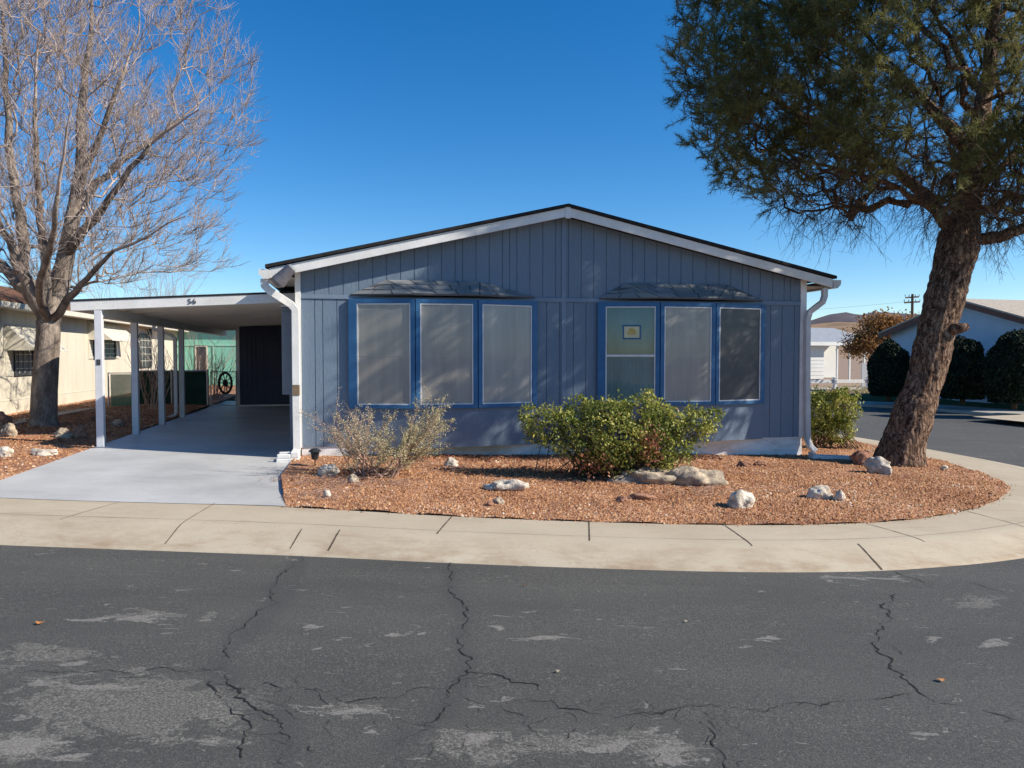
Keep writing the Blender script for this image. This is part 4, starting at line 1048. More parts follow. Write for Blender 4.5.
# roof slabs
mb = MB(); th = .075
for a, b in ((uL-.0, uK), (uK, uR+.0)):
    za, zb = rz(a), rz(b)
    e0, e1 = (-.05, 0) if a < uK-1e-6 else (0, .05)
    mb.hexa([H(a+e0, VR-.035, za-.0), H(b+e1, VR-.035, zb), H(b+e1, 13.7, zb), H(a+e0, 13.7, za), H(a+e0, VR-.035, za+th*.6), H(b+e1, VR-.035, zb+th*.6), H(b+e1, 13.7, zb+th*.6), H(a+e0, 13.7, za+th*.6)])
roof = mb.build('roof', M['roofdark'], house)
mb = MB()
for s_ in range(44):     # raised shingle courses along the rake edge
    pass
mb = MB(); mb.hexa([H(uK-.16, VR-.03, rz(uK-.16)+th*.6+.002), H(uK+.16, VR-.03, rz(uK+.16)+th*.6+.002), H(uK+.16, 13.6, rz(uK+.16)+th*.6+.002), H(uK-.16, 13.6, rz(uK-.16)+th*.6+.002),
                    H(uK-.16, VR-.03, rz(uK-.16)+th*.6+.02), H(uK+.16, VR-.03, rz(uK+.16)+th*.6+.02), H(uK+.16, 13.6, rz(uK+.16)+th*.6+.02), H(uK-.16, 13.6, rz(uK-.16)+th*.6+.02)])
# soffits
mb = MB()
for a, b in ((uL+.03, uK), (uK, uR-.03)):
    za, zb = rz(a)-FH*.55, rz(b)-FH*.55
    mb.hexa([H(a, VR+.03, za), H(b, VR+.03, zb), H(b, -.002, zb), H(a, -.002, za), H(a, VR+.03, za+.02), H(b, VR+.03, zb+.02), H(b, -.002, zb+.02), H(a, -.002, za+.02)])
for a, b in ((uL+.03, -.002), (HU+.002, uR-.03)):
    zz = min(rz(a), rz(b))-FH*.9
    mb.box(a, b, .0, 13.5, zz, zz+.02, H)
mb.build('soffit', M['soffit'], house)
# rake fascia boards
for a, b in ((uL, uK-.03), (uK+.03, uR)):
    mb = MB(); za, zb = rz(a), rz(b)
    mb.hexa([H(a, VR-.0, za-FH), H(b, VR, zb-FH), H(b, VR+.025, zb-FH), H(a, VR+.025, za-FH), H(a, VR, za-.004), H(b, VR, zb-.004), H(b, VR+.025, zb-.004), H(a, VR+.025, za-.004)])
    mb.build('rake_fascia', M['white'], house, bevel=.003)
mb = MB(); mb.box(uK-.042, uK+.042, VR-.012, VR+.02, rz(uK)-FH-.03, rz(uK)+.0, H); mb.build('ridge_block', M['white'], house, bevel=.004)
# gutters with end caps (K-profile) along the side eaves
def gutter(u0, sgn, name='gutter'):
    mb = MB(); z0 = rz(u0)-.02
    prof_ = [(0, 0), (0, -.13), (.075, -.13), (.13, -.07), (.135, 0), (.128, 0), (.122, -.066), (.072, -.123), (.007, -.123), (.007, 0)]
    P0 = [H(u0+sgn*(a+.004), VR-.01, z0+b) for a, b in prof_]; P1 = [q+Vv*13.9 for q in P0]; n = len(prof_)
    mb.add(P0+P1, [(i, (i+1) % n, (i+1) % n+n, i+n) for i in range(n)])
    cap = [(0, 0), (0, -.13), (.075, -.13), (.13, -.07), (.135, 0)]
    mb.prism([H(u0+sgn*(a+.004), VR-.014, z0+b) for a, b in cap], Vv*.004)
    return mb.build(name, M['gutter'] if sgn > 0 else M['white'], house)
gutter(uL, -1); gutter(uR, 1)
# downspouts
def pt2(px_, py_, v):
    u_, z_ = HF(px_, py_, v); return H(u_, v, z_)
VD = -.085
ds = MB(); ds.rtube([pt2(264.5, 279, VR+.06), pt2(264.8, 286, VR+.06), pt2(270, 291, VR+.06), pt2(281, 298, -.16), pt2(291, 304.5, VD), pt2(295.3, 310, VD), pt2(295.6, 330, VD), pt2(296.3, 400, VD), pt2(297, 440, VD), pt2(297, 449, VD), pt2(295, 453, VD-.05), pt2(293, 455.5, VD-.1)], .085, .105, Vv)
d1 = ds.build('downspout', M['white'], house, bevel=.006)
mb = MB(); a = HF(296.4, 390, VD); mb.box(a[0]-.05, a[0]+.05, VD-.052, VD-.046, a[1]-.075, a[1]+.075, H); mb.build('bracket', basic('brown_tape', (.22, .16, .09), (.15, .1, .06), 20), d1, bevel=.004)
mb = MB(); mb.rtube([pt2(824.5, 288, VR+.09), pt2(824.5, 296, VR+.09), pt2(822.5, 302, -.15), pt2(816, 307, -.12), pt2(809.5, 312, -.08), pt2(807.3, 320, -.07), pt2(807, 380, -.07), pt2(807.2, 430, -.07), pt2(807.5, 440, -.07), pt2(810, 446, -.10), pt2(815, 451, -.15)], .075, .085, Vv)
mb.build('downspout', M['gutter'], house, bevel=.006)
# flood lamp under the left eave
qa, qb = pt2(278, 282, VR-.10), pt2(291.5, 268, VR-.13); ax_ = (qb-qa)
mb = MB(); mb.tube([qa-ax_*.18, qa, qa+ax_*.55, qb], [.055, .105, .085, .075], 14)
fl = mb.build('flood_lamp', basic('grey_lamp_housing', (.15, .145, .155), (.11, .105, .12), 9, .4), house, smooth=False, bevel=.004)
mb = MB(); mb.tube([qb+ax_*.02, qb+ax_*.10], [.062, .05], 14); mb.build('lens', M['frost'], fl)
mb = MB(); mb.tube([qb-Vv*.0, qb+Vv*.12], .025, 8); mb.build('mount_arm', M['darkmetal'], fl)
# utility cabinet on the left wall, seen past the corner
mb = MB(); mb.box(-.30, -.045, .40, .72, 1.08, 2.37, H); ub = mb.build('utility_cabinet', M['cabinet'], house, bevel=.008)
mb = MB(); mb.box(-.275, -.07, .386, .398, 1.16, 2.30, H); mb.build('cabinet_door', M['cabinet'], ub, bevel=.004)
mb = MB(); mb.box(-.315, -.04, .36, .74, 2.371, 2.395, H); mb.build('cabinet_hood', M['gutter'], ub)
mb = MB(); mb.box(-.20, -.05, .45, .66, .22, 1.079, H); mb.build('conduit_box', M['cabinet'], house, bevel=.006)
# bay windows
def bay(xl, xr, m1, m2, tops, kinds, label, topx, ztop_px):
    d = .235
    u0, _ = HF(xl, 350, 0); u1, _ = HF(xr, 350, 0); a, _ = HF(m1, 350, -d); b, _ = HF(m2, 350, -d)
    pts = [(u0, -.0165), (a, -d), (b, -d), (u1, -.0165)]
    zt = 2.50; mb = MB()
    mb.prism([H(u, v, ZS-.015) for u, v in pts], Vector((0, 0, zt-ZS)))
    body = mb.build('bay_window', M['siding'], house); body['label'] = label
    zw0, zw1 = .945, 2.405
    tr_ = MB(); fr = {}
    roofmb = MB()
    for i in range(3):
        (ua, va), (ub_, vb) = pts[i], pts[i+1]
        A0 = H(ua, va, 0); B0 = H(ub_, vb, 0); L = (B0-A0).length; t = (B0-A0)/L; nn = Vector((t.y, -t.x, 0))
        if nn.dot(Vv) > 0: nn = -nn
        fn = lambda s_, w_, z_: A0+t*s_+nn*w_+Vector((0, 0, z_))
        e0 = .12 if i == 0 else .062; e1 = .085 if i == 2 else .062
        tb_ = MB()
        tb_.box(0.002, e0, .001, .042, zw0-.055, zw1+.06, fn); tb_.box(L-e1, L-.002, .001, .042, zw0-.055, zw1+.06, fn)
        tb_.box(e0+.0005, L-e1-.0005, .001, .040, zw1+.004, zw1+.06, fn); tb_.box(e0+.0005, L-e1-.0005, .001, .046, zw0-.055, zw0-.004, fn)
        w_ = tb_.build('window_frame', M['trimblue'], body, bevel=.003)
        # white aluminium frame and screen / glass: sub-parts of the bay
        s0, s1 = e0+.004, L-e1-.004; z0, z1 = zw0, zw1; al = .017
        f = MB()
        f.box(s0, s0+al, .012, .034, z0, z1, fn); f.box(s1-al, s1, .012, .034, z0, z1, fn)
        f.box(s0+al, s1-al, .012, .033, z1-al, z1, fn); f.box(s0+al, s1-al, .012, .033, z0, z0+al, fn)
        k = kinds[i]; zm = (z0+z1)/2-.02
        if k == 'glass': f.box(s0+al, s1-al, .014, .036, zm-.016, zm+.016, fn)
        f.build('window_sash', M['alu'], body)
        if k == 'glass':
            c = MB(); n_ = 90
            vs_ = []
            for q in range(n_+1):
                s__ = s0+al+(s1-s0-2*al)*q/n_; wv = .006+.0035*math.sin(q*.9)+.002*math.sin(q*2.3+1)
                vs_ += [fn(s__, wv, z0+al), fn(s__, wv*.8+.002, zm-.016)]
            c.add(vs_, [(2*q, 2*q+2, 2*q+3, 2*q+1) for q in range(n_)])
            c.box(s0+al, s1-al, .002, .0035, zm+.016, z1-al, fn)
            c.build('curtain', M['curtain'], body, smooth=True)
            p_ = MB(); p_.box(s0+al, s1-al, .020, .023, z0+al, z1-al, fn); p_.build('window_pane', M['glass'], body)
            us = (s0+s1)/2+.02; zc = zm+.36
            sgn = MB(); sgn.box(us-.115, us+.115, .024, .026, zc-.085, zc+.085, fn); sgn.box(us-.115, us+.115, .024, .026, zc-.085, zc+.085, fn) if 0 else None
            sg = sgn.build('paper_sign', M['paper'], body); sg['label'] = 'cream paper sign with blue border'
            bd = MB(); o_ = .14; oz = .11; wb = .02
            bd.box(us-o_, us+o_, .026, .030, zc+oz-wb, zc+oz, fn); bd.box(us-o_, us+o_, .026, .030, zc-oz, zc-oz+wb, fn)
            bd.box(us-o_, us-o_+wb, .0262, .0302, zc-oz+wb, zc+oz-wb, fn); bd.box(us+o_-wb, us+o_, .0262, .0302, zc-oz+wb, zc+oz-wb, fn)
            bd.build('sign_border', M['trimblue'], body)
            mk = MB(); 
            for (sx, sz, wx_, wz) in ((0, .025, .05, .022), (0, -.005, .075, .008), (0, -.03, .06, .012), (-.01, .055, .03, .006)):
                mk.box(us+sx-wx_, us+sx+wx_, .0265, .0275, zc+sz-wz, zc+sz+wz, fn)
            mk.build('sign_print', M['papermark'], body)
        else:
            p_ = MB(); p_.box(s0+al, s1-al, .010, .020, z0+al, z1-al, fn)
            sc_ = p_.build('window_screen', {'s': M['screen'], 'l': M['screenlight'], 'd': M['screendark']}[k], body)
            q_ = MB(); q_.box(s0+al, s1-al, .0202, .0225, zm-.008, zm+.008, fn); q_.build('meeting_rail', M['screenlight' if k != 'd' else 'screendark'], body)
    # hipped shingle roof of the bay
    ex = .07
    o2 = [H(u0+.02, -.018, zt+.035), H(a-.02, -d-ex, zt+.035), H(b+.02, -d-ex, zt+.035), H(u1-.02, -.018, zt+.035)]
    ta, za_ = HF(topx[0], ztop_px, -.02); tb2, _ = HF(topx[1], ztop_px, -.02)
    t2 = [H(ta, -.004, za_), H(ta+.0, -.03, za_), H(tb2-.0, -.03, za_), H(tb2, -.004, za_)]
    bs = MB(); bs.add([q-Vector((0, 0, .016)) for q in o2]+o2+t2, [(3, 2, 1, 0), (0, 1, 5, 4), (1, 2, 6, 5), (2, 3, 7, 6), (4, 5, 9, 8), (5, 6, 10, 9), (6, 7, 11, 10), (0, 4, 7, 3), (8, 9, 10, 11), (4, 8, 11, 7)])
    br = bs.build('bay_roof', M['underlay'], body)
    tb3 = MB(); rows_ = 3
    for fi in range(3):
        Lo, Ro, Lt, Rt = o2[fi], o2[fi+1], t2[fi], t2[fi+1]
        nrm = (Ro-Lo).cross(Lt-Lo).normalized()
        if nrm.z < 0: nrm = -nrm
        for r_ in range(rows_):
            f0, f1 = r_/rows_, (r_+1)/rows_
            l0, r0_, l1, r1_ = Lo.lerp(Lt, f0), Ro.lerp(Rt, f0), Lo.lerp(Lt, f1), Ro.lerp(Rt, f1)
            Lw = (r0_-l0).length; k = max(1, round(Lw/.30)); of = .5*(r_ % 2)/k
            cuts = sorted(set([0, 1]+[min(1, max(0, j/k+of)) for j in range(-1, k+1)]))
            for c0, c1 in zip(cuts, cuts[1:]):
                if c1-c0 < .01: continue
                g_ = min(.012/max(Lw, .05), (c1-c0)*.3)
                b0, b1, b2_, b3 = l0.lerp(r0_, c0+g_), l0.lerp(r0_, c1-g_), l1.lerp(r1_, c1-g_), l1.lerp(r1_, c0+g_)
                up_ = nrm*.012; lo_ = nrm*.003
                tb3.hexa([b0+lo_, b1+lo_, b2_+lo_*.5, b3+lo_*.5, b0+up_, b1+up_, b2_+lo_, b3+lo_], random.random())
    tb3.build('roof_shingles', M['tab'], body, tint=True)
    # blue header above the windows and corner battens below
    return body
bay(349, 536, 415.5, 477.5, 0, ('s', 's', 'l'), 'left bay of three grey screened windows', (386, 480), 280)
bay(597, 763, 659.5, 714.5, 0, ('glass', 's', 'd'), 'right bay with curtained glass, grey screen and dark screen', (626, 728), 283)
# splash blocks
for (x_, y_, sx_, sy_, lb) in ((288, 462, .34, .40, 'white concrete splash block under the left downspout'),):
    q = pick(x_, y_); mb = MB(); z_ = drop(q.x, q.y)
    f_ = lambda a_, b_, c_: H(-.17+a_, -.36+b_, z_+c_)
    mb.box(-.13, .17, -.16, .16, -.02, .05, f_); mb.box(.06, .17, -.15, .15, .051, .14, f_); mb.box(-.12, .059, .11, .155, .051, .11, f_); mb.box(-.12, .059, -.155, -.11, .051, .11, f_)
    o = mb.build('splash_block', M['white'], None, f_(0, 0, 0), bevel=.012); tag(o, lb, 'splash block')
q = pick(832, 458); z_ = drop(q.x, q.y); mb = MB()
f_ = lambda a_, b_, c_: Vector((q.x+a_, q.y+b_, z_+c_))
mb.hexa([f_(-.34, -.09, -.02), f_(.3, -.11, -.02), f_(.3, .11, -.02), f_(-.34, .11, -.02), f_(-.34, -.09, .055), f_(.3, -.11, .03), f_(.3, .11, .03), f_(-.34, .11, .055)])
mb.box(-.34, -.28, -.09, .11, .056, .085, f_)
o = mb.build('splash_block', M['white'], None, f_(0, 0, 0), bevel=.012); tag(o, 'long white splash block under the right downspout', 'splash block')
# path light
q = pick(315, 466); z_ = drop(q.x, q.y)
pl1 = empty('path_light', Vector((q.x, q.y, z_)), 'small black garden path light beside the left downspout', 'path light')
w_ = lambda z: Vector((q.x, q.y, z_+z))
mb = MB(); mb.tube([w_(-.05), w_(.08)], .008, 8); mb.build('stake', M['lantern'], pl1)
mb = MB(); mb.tube([w_(.08), w_(.10), w_(.105), w_(.19)], [.02, .05, .045, .062], 8); mb.build('lamp_body', M['lantern'], pl1)
mb = MB(); mb.tube([w_(.19), w_(.20), w_(.225), w_(.235)], [.085, .082, .05, .02], 8); mb.build('lamp_cap', M['lantern'], pl1)
# ------------------------------------------------------------------ carport
cp0 = H(-3.04, 1.3, 0); cp0.z = drop(cp0.x, cp0.y)
cpt = empty('carport', cp0, 'white flat-roofed carport on four posts attached to the blue house', 'carport')
VF = 1.19; UO = -3.62
def zc(u): return 2.475+.052*(u+.2)*1.0+.0   # underside of fascia, falls to the left
vo, zo = HS(68, 301, UO)
uA, zA = HF(70, 301, VF); uBr, zBr = HF(263, 293.7, VF)
print('CARPORT', uA, zA, uBr, zBr); UO = uA
sl = (zBr-zA)/(uBr-uA); ztopc = lambda u: zA+(u-uA)*sl
FT = .15
def cbox(mb, u0, u1, v0, v1, d0, d1):
    mb.hexa([H(u0, v0, ztopc(u0)+d0), H(u1, v0, ztopc(u1)+d0), H(u1, v1, ztopc(u1)+d0), H(u0, v1, ztopc(u0)+d0), H(u0, v0, ztopc(u0)+d1), H(u1, v0, ztopc(u1)+d1), H(u1, v1, ztopc(u1)+d1), H(u0, v1, ztopc(u0)+d1)]); return mb
UE = -.06
cbox(MB(), UO, UE, VF, VF+.05, -FT, -.006).build('front_fascia', M['white'], cpt, bevel=.006)
cbox(MB(), UO, UO+.05, VF+.051, 12.0, -FT, -.006).build('side_gutter', M['white'], cpt, bevel=.006)
cbox(MB(), UO+.0, UE, VF-.01, 12.0, -.005, .022).build('roof', M['roofdark'], cpt)
mb = MB(); nb = 14
for i in range(nb):   # ribbed pan ceiling: ribs run from the house outwards, stepping back in v
    v0_ = VF+.06+i*(12-VF)/nb; v1_ = VF+.06+(i+1)*(12-VF)/nb
    cbox(mb, UO+.051, UE, v0_, v1_-.04, -.055, -.006); cbox(mb, UO+.051, UE, v1_-.04, v1_, -.11, -.006)
mb.build('ceiling_pan', M['pan'], cpt)
cbox(MB(), -3.10, -2.98, VF+.052, 12.0, -.26, -.112).build('beam', M['pan'], cpt, bevel=.004)
for vq in (1.3, 3.08, 4.86, 6.6):
    g0 = H(-3.04, vq, 0); g0.z = drop(g0.x, g0.y)-.01; mb = MB(); hw = .052
    top = ztopc(-3.04)-.262 if vq > 2 else ztopc(-3.04)-FT-.004
    if vq < 2:
        mb.box(-3.04-hw, -3.04+hw, vq-hw-.055, vq+hw-.055, g0.z, top, H)
    else: mb.box(-3.04-hw, -3.04+hw, vq-hw, vq+hw, g0.z, top, H)
    po = mb.build('post', M['panpost'], cpt, bevel=.004)
    if vq < 2:
        t_ = MB(); zz_ = HS(101, 362, -3.04)[1]
        t_.box(-3.04-.028, -3.04+.028, vq-hw-.062, vq-hw-.056, zz_-.045, zz_+.04, H); t_.build('small_plate', M['darkmetal'], po)
# carport downspout on post 4
mb = MB(); a = [HS(x_, y_, -3.0) for x_, y_ in ((164, 336), (168, 340), (180, 346), (184, 352), (184, 400), (184, 412), (180, 416))]
vq = 6.42
mb.rtube([H(-3.55, vq, ztopc(-3.5)-.16), H(-3.55, vq, ztopc(-3.5)-.24), H(-3.2, vq, ztopc(-3.1)-.38), H(-3.13, vq, ztopc(-3.1)-.46), H(-3.13, vq, .42), H(-3.16, vq-.04, .36), H(-3.3, vq-.2, .31)], .07, .07, Vv)
mb.build('downspout', M['panpost'], cpt, bevel=.005)
# house number on the fascia
fc = bpy.data.curves.new('house_number', 'FONT'); fc.body = '56'; fc.size = .115; fc.extrude = .004; fc.align_x = 'CENTER'; fc.align_y = 'CENTER'; fc.space_character = 1.15
ft = bpy.data.objects.new('tmp', fc); COL.objects.link(ft); bpy.context.view_layer.update()
fm = bpy.data.meshes.new_from_object(ft.evaluated_get(bpy.context.evaluated_depsgraph_get())); bpy.data.objects.remove(ft)
fo = bpy.data.objects.new('house_number', fm); COL.objects.link(fo); fo.parent = cpt; fm.materials.clear()
u_, z_ = HF(192, 303, VF-.006); fo.location = H(u_, VF-.006, ztopc(u_)-.08)-cp0; fo.rotation_euler = (math.pi/2, -math.atan(sl), TH); fm.materials.append(M['darkmetal'])
# shed at the back of the carport
VS_ = 10.1
us, zs_ = HF(238, 409, VS_); print('SHED', us)
s0 = H(us, VS_, 0); s0.z = drop(s0.x, s0.y)
shed = empty('storage_shed', s0, 'dark blue storage shed closing the back of the carport', 'shed')
mb = MB(); mb.box(us, -.12, VS_+.012, VS_+1.8, s0.z+.0, 2.46, H); siding_boards(mb, us+.06, -.12, s0.z+.05, 2.44, VS_, .2, 3); mb.build('wall', M['shed'], shed)
mb = MB(); mb.box(us-.035, us+.055, VS_-.01, VS_+.03, s0.z, 2.43, H); mb.build('corner_trim', M['panpost'], shed)
mb = MB(); mb.box(us+.056, -.12, VS_-.02, VS_+.011, s0.z, s0.z+.05, H); mb.build('base_board', M['panpost'], shed)
mb = MB(); mb.box(-1.55, -.75, VS_-.012, VS_-.002, s0.z+.06, 2.08, H); dd = mb.build('door', M['shed'], shed, bevel=.004)
mb = MB(); mb.tube([H(-.84, VS_-.013, 1.2), H(-.84, VS_-.05, 1.2)], [.02, .028], 10); mb.build('handle', M['steel'], dd)
# ------------------------------------------------------------------ fence across the gap behind
def fpost(mb, u, v, z0, z1, r=.03): mb.tube([H(u, v, z0), H(u, v, z1)], r, 10)
VG = 10.0
zf = H(-4, VG, 0); zf.z = zr(zf.x)+.12
fence = empty('chain_link_fence', H(-3.9, VG, zf.z), 'chain-link fence with dark green privacy fabric between the houses', 'fence')
uG0, _ = HF(136, 390, VG); uG1, _ = HF(208, 390, VG)
mb = MB(); mb.box(uG0, uG1, VG+.0, VG+.012, zf.z+.03, 1.24, H); mb.build('privacy_fabric', M['greenfence'], fence)
mb = MB(); mb.tube([H(uG0, VG-.03, 1.26), H(uG1, VG-.03, 1.26)], .02, 8); mb.build('top_rail', M['steel'], fence)
for u in (uG0, (uG0+uG1)/2, uG1):
    mb = MB(); fpost(mb, u, VG-.03, zf.z-.05, 1.30); mb.build('post', M['steel'], fence)
gate = empty('green_gate', H(-5.5, 8.6, zf.z), 'low gate of bright green slats between beige house and carport', 'gate')
VG2 = 8.9
a0, _ = HF(108.5, 390, VG2); a1, _ = HF(136, 390, VG2); zt_ = HF(120, 373, VG2)[1]
z0_ = H(a0, VG2, 0); z0_ = zr(z0_.x)+.16
mb = MB(); k = 22
for i in range(k):
    s_ = a0+.05+(a1-a0-.1)*i/k; mb.box(s_, s_+(a1-a0-.1)/k*.72, VG2, VG2+.012, z0_+.03, zt_-.03, H)
mb.build('slats', M['greenslat'], gate)
mb = MB(); mb.tube([H(a0, VG2, z0_-.05), H(a0, VG2, zt_), H(a1, VG2, zt_), H(a1, VG2, z0_-.05)], .022, 8); mb.build('frame', M['steel'], gate)
# second gate, open mesh with the wheel
wg = empty('mesh_gate', H(-3, VG, zf.z), 'open steel mesh gate beside the dark shed', 'gate')
b0, _ = HF(210, 390, VG); b1, _ = HF(236.5, 390, VG)
mb = MB(); mb.tube([H(b0+.03, VG-.04, zf.z), H(b0+.03, VG-.04, 1.24), H(b1, VG-.04, 1.24), H(b1, VG-.04, zf.z), H(b0+.03, VG-.04, zf.z+.04)], .02, 8); mb.build('frame', M['steel'], wg)
mb = MB(); st_ = .09
for i in range(-14, 24):
    for sg in (1, -1):
        x0_, x1_ = b0+.03+i*st_, b0+.03+i*st_+1.05*1
        pts_ = []
        for t in (0, 1): pass
        za, zb = (zf.z+.04, 1.24) if sg > 0 else (1.24, zf.z+.04)
        # clip to gate width
        ua_, ub2 = x0_, x1_; 
        def zat(u): return za+(zb-za)*(u-ua_)/(ub2-ua_)
        lo, hi = max(ua_, b0+.03), min(ub2, b1)
        if hi-lo > .02: mb.tube([H(lo, VG-.04, zat(lo)), H(hi, VG-.04, zat(hi))], .0022, 3)
mb.build('wire_mesh', M['steel'], wg)
# wheel hung on the gate
cu, cz_ = HF(225.5, 383, VG-.1); rr_ = .27
wh = empty('hanging_wheel', H(cu, VG-.12, cz_), 'dark spoked wheel hanging on the mesh gate', 'wheel')
def ring(mb, R_, r_, v, n=28, m=8, cu=cu, cz=cz_):
    mb.tube([H(cu+.58*R_*math.cos(2*math.pi*i/n), v, cz+R_*math.sin(2*math.pi*i/n)) for i in range(n+1)], r_, m, False)
mb = MB(); ring(mb, rr_, .032, VG-.12); mb.build('tyre', M['tyre'], wh, smooth=True)
mb = MB(); ring(mb, .07, .03, VG-.12)
for i in range(10):
    a = 2*math.pi*i/10; mb.tube([H(cu, VG-.12, cz_), H(cu+.58*rr_*math.cos(a), VG-.12, cz_+rr_*math.sin(a))], .012, 6)
mb.build('spokes', M['tyre'], wh)
# ------------------------------------------------------------------ beige neighbour
UN = -6.45
nb0 = H(UN, 3, 0); nb0.z = zr(nb0.x)+.15
nbh = empty('beige_house', nb0, 'beige neighbouring house with awnings and brown roof at the left', 'house')
zn = nb0.z-.12; NE = 2.62; N0, N1 = 2.0, 24.0
def NS(v, w_, z): return H(UN+w_, v, z)     # along wall v, outward +w
mb = MB(); mb.box(N0, N1, -5, 0, zn, NE+.1, NS)
for i in range(int((N1-N0)/.6)):
    v_ = N0+.6*i; mb.box(v_+.006, v_+.594, .0005, .008, zn+.5, NE, NS)
mb.build('wall', M['beige'], nbh)
mb = MB(); mb.box(N0, N1, .002, .03, zn, zn+.44, NS); mb.build('skirting', M['beige'], nbh)
mb = MB(); mb.box(N0, N1, .002, .036, zn+.445, zn+.485, NS); mb.build('skirting_trim', M['cream'], nbh)
mb = MB(); mb.hexa([NS(N0-.4, .42, NE+.08), NS(N1, .42, NE+.08), NS(N1, -2.5, NE+.90), NS(N0-.4, -2.5, NE+.90), NS(N0-.4, .42, NE+.14), NS(N1, .42, NE+.14), NS(N1, -2.5, NE+.97), NS(N0-.4, -2.5, NE+.97)])
mb.hexa([NS(N0-.4, -2.5, NE+.90), NS(N1, -2.5, NE+.90), NS(N1, -5.4, NE+.08), NS(N0-.4, -5.4, NE+.08), NS(N0-.4, -2.5, NE+.97), NS(N1, -2.5, NE+.97), NS(N1, -5.4, NE+.14), NS(N0-.4, -5.4, NE+.14)])
mb.build('roof', M['brownroof'], nbh)
mb = MB(); mb.box(N0-.4, N1, .421, .50, NE-.02, NE+.10, NS); mb.build('gutter', M['cream'], nbh, bevel=.01)
mb = MB(); mb.box(N0-.3, N1, .01, .42, NE+.0, NE+.03, NS); mb.build('soffit', M['soffit'], nbh)
def nwin(x0, x1, y0, y1, awn=True, shutters=True):
    v0_, za = HS(x0, y0, UN); v1_, _ = HS(x1, y0, UN); _, zb = HS(x0, y1, UN)
    if v1_ < v0_: v0_, v1_ = v1_, v0_
    z1_, z0__ = za, zb
    mb = MB(); t_ = .05
    mb.box(v0_, v0_+t_, .009, .05, z0__, z1_, NS); mb.box(v1_-t_, v1_, .009, .05, z0__, z1_, NS)
    mb.box(v0_+t_, v1_-t_, .009, .05, z1_-t_, z1_, NS); mb.box(v0_+t_, v1_-t_, .009, .05, z0__, z0__+t_, NS)
    wf = mb.build('window', M['darkmetal'], nbh)
    mb = MB(); mb.box(v0_+t_, v1_-t_, .010, .02, z0__+t_, z1_-t_, NS); mb.build('pane', M['screendark'], wf)
    mb = MB()
    nv = 4
    for i in range(1, nv): s_ = v0_+(v1_-v0_)*i/nv; mb.box(s_-.008, s_+.008, .021, .03, z0__+t_, z1_-t_, NS)
    for i in range(1, 5): s_ = z0__+(z1_-z0__)*i/5; mb.box(v0_+t_, v1_-t_, .0305, .036, s_-.008, s_+.008, NS)
    mb.build('muntins', M['cream'], wf)
    if shutters:
        for a_, b_ in ((v0_-.36, v0_-.03), (v1_+.03, v1_+.36)):
            mb = MB(); mb.box(a_, b_, .009, .03, z0__, z1_, NS)
            k = 9
            for i in range(k): zz_ = z0__+(z1_-z0__)*(i+.3)/k; mb.box(a_+.04, b_-.04, .031, .04, zz_, zz_+.06, NS)
            mb.build('shutter', M['cream'], nbh)
    if awn:
        mb = MB(); zt2 = z1_+.32; zb2 = z1_-.22; out = .62
        nn_ = 7; W2 = (v1_-v0_+.7)/nn_
        for i in range(nn_):
            s_ = v0_-.35+W2*i
            mb.hexa([NS(s_+.008, .01, zt2-.02), NS(s_+W2-.008, .01, zt2-.02), NS(s_+W2-.008, out, zb2-.02), NS(s_+.008, out, zb2-.02), NS(s_+.008, .01, zt2), NS(s_+W2-.008, .01, zt2), NS(s_+W2-.008, out, zb2), NS(s_+.008, out, zb2)])
        for s_ in (v0_-.35, v1_+.34): mb.prism([NS(s_, .01, zt2), NS(s_, out, zb2), NS(s_, .01, zb2)], Vv*.01)
        mb.build('awning', M['cream'], nbh)
nwin(12, 33, 340, 376); nwin(92, 114, 332, 359)
nwin(138, 150, 333, 368, False, False)
mb = MB(); a_, z_ = HS(146, 333, UN); mb.tube([NS(a_, .05, z_+.1), NS(a_, .12, z_+.12), NS(a_, .14, z_-.08)], [.04, .09, .06], 10); mb.build('wall_lamp', M['darkmetal'], nbh)
# concrete strip along the beige house
mb = MB(); mb.box(N0, 9.5, .75, 1.15, zr(-9.5)+.13, zr(-9.5)+.20, NS); o = mb.build('path', M['walk'], None, (0, 0, 0)); tag(o, kind='structure')
# ------------------------------------------------------------------ mint green house far behind
VM = 21.5; mu0, _ = HF(165, 380, VM); mu1, _ = HF(262, 380, VM)
m0 = H(mu0, VM, 0); m0.z = zr(m0.x)
mh = empty('mint_green_house', m0, 'mint green house seen through the back of the carport', 'house')
mb = MB(); mb.box(mu0, mu1, VM, VM+6, m0.z-.1, 3.0, H)
mb.build('wall', M['mint'], mh)
mb = MB(); mb.box(mu0, mu1, VM-.03, VM-.001, 2.06, 2.12, H); mb.box((mu0+mu1)/2-.03, (mu0+mu1)/2+.03, VM-.031, VM-.001, m0.z, 2.05, H); mb.build('trim', basic('mint_trim', (.30, .60, .48), (.27, .55, .43), 3), mh)
ma, mz1 = HF(195, 345, VM); mb_, mz0 = HF(208, 372, VM)
mb = MB(); mb.box(ma, mb_, VM-.03, VM-.002, mz0, mz1, H); wf = mb.build('window', M['cream'], mh)
mb = MB(); mb.box(ma+.06, mb_-.06, VM-.036, VM-.031, mz0+.06, mz1-.06, H); mb.build('pane', M['screendark'], wf)
mb = MB(); mb.hexa([H(mu0-.4, VM-.4, 3.0), H(mu1+.4, VM-.4, 3.0), H(mu1+.4, VM+3, 3.7), H(mu0-.4, VM+3, 3.7), H(mu0-.4, VM-.4, 3.1), H(mu1+.4, VM-.4, 3.1), H(mu1+.4, VM+3, 3.8), H(mu0-.4, VM+3, 3.8)]); mb.build('roof', M['greyroof'], mh)
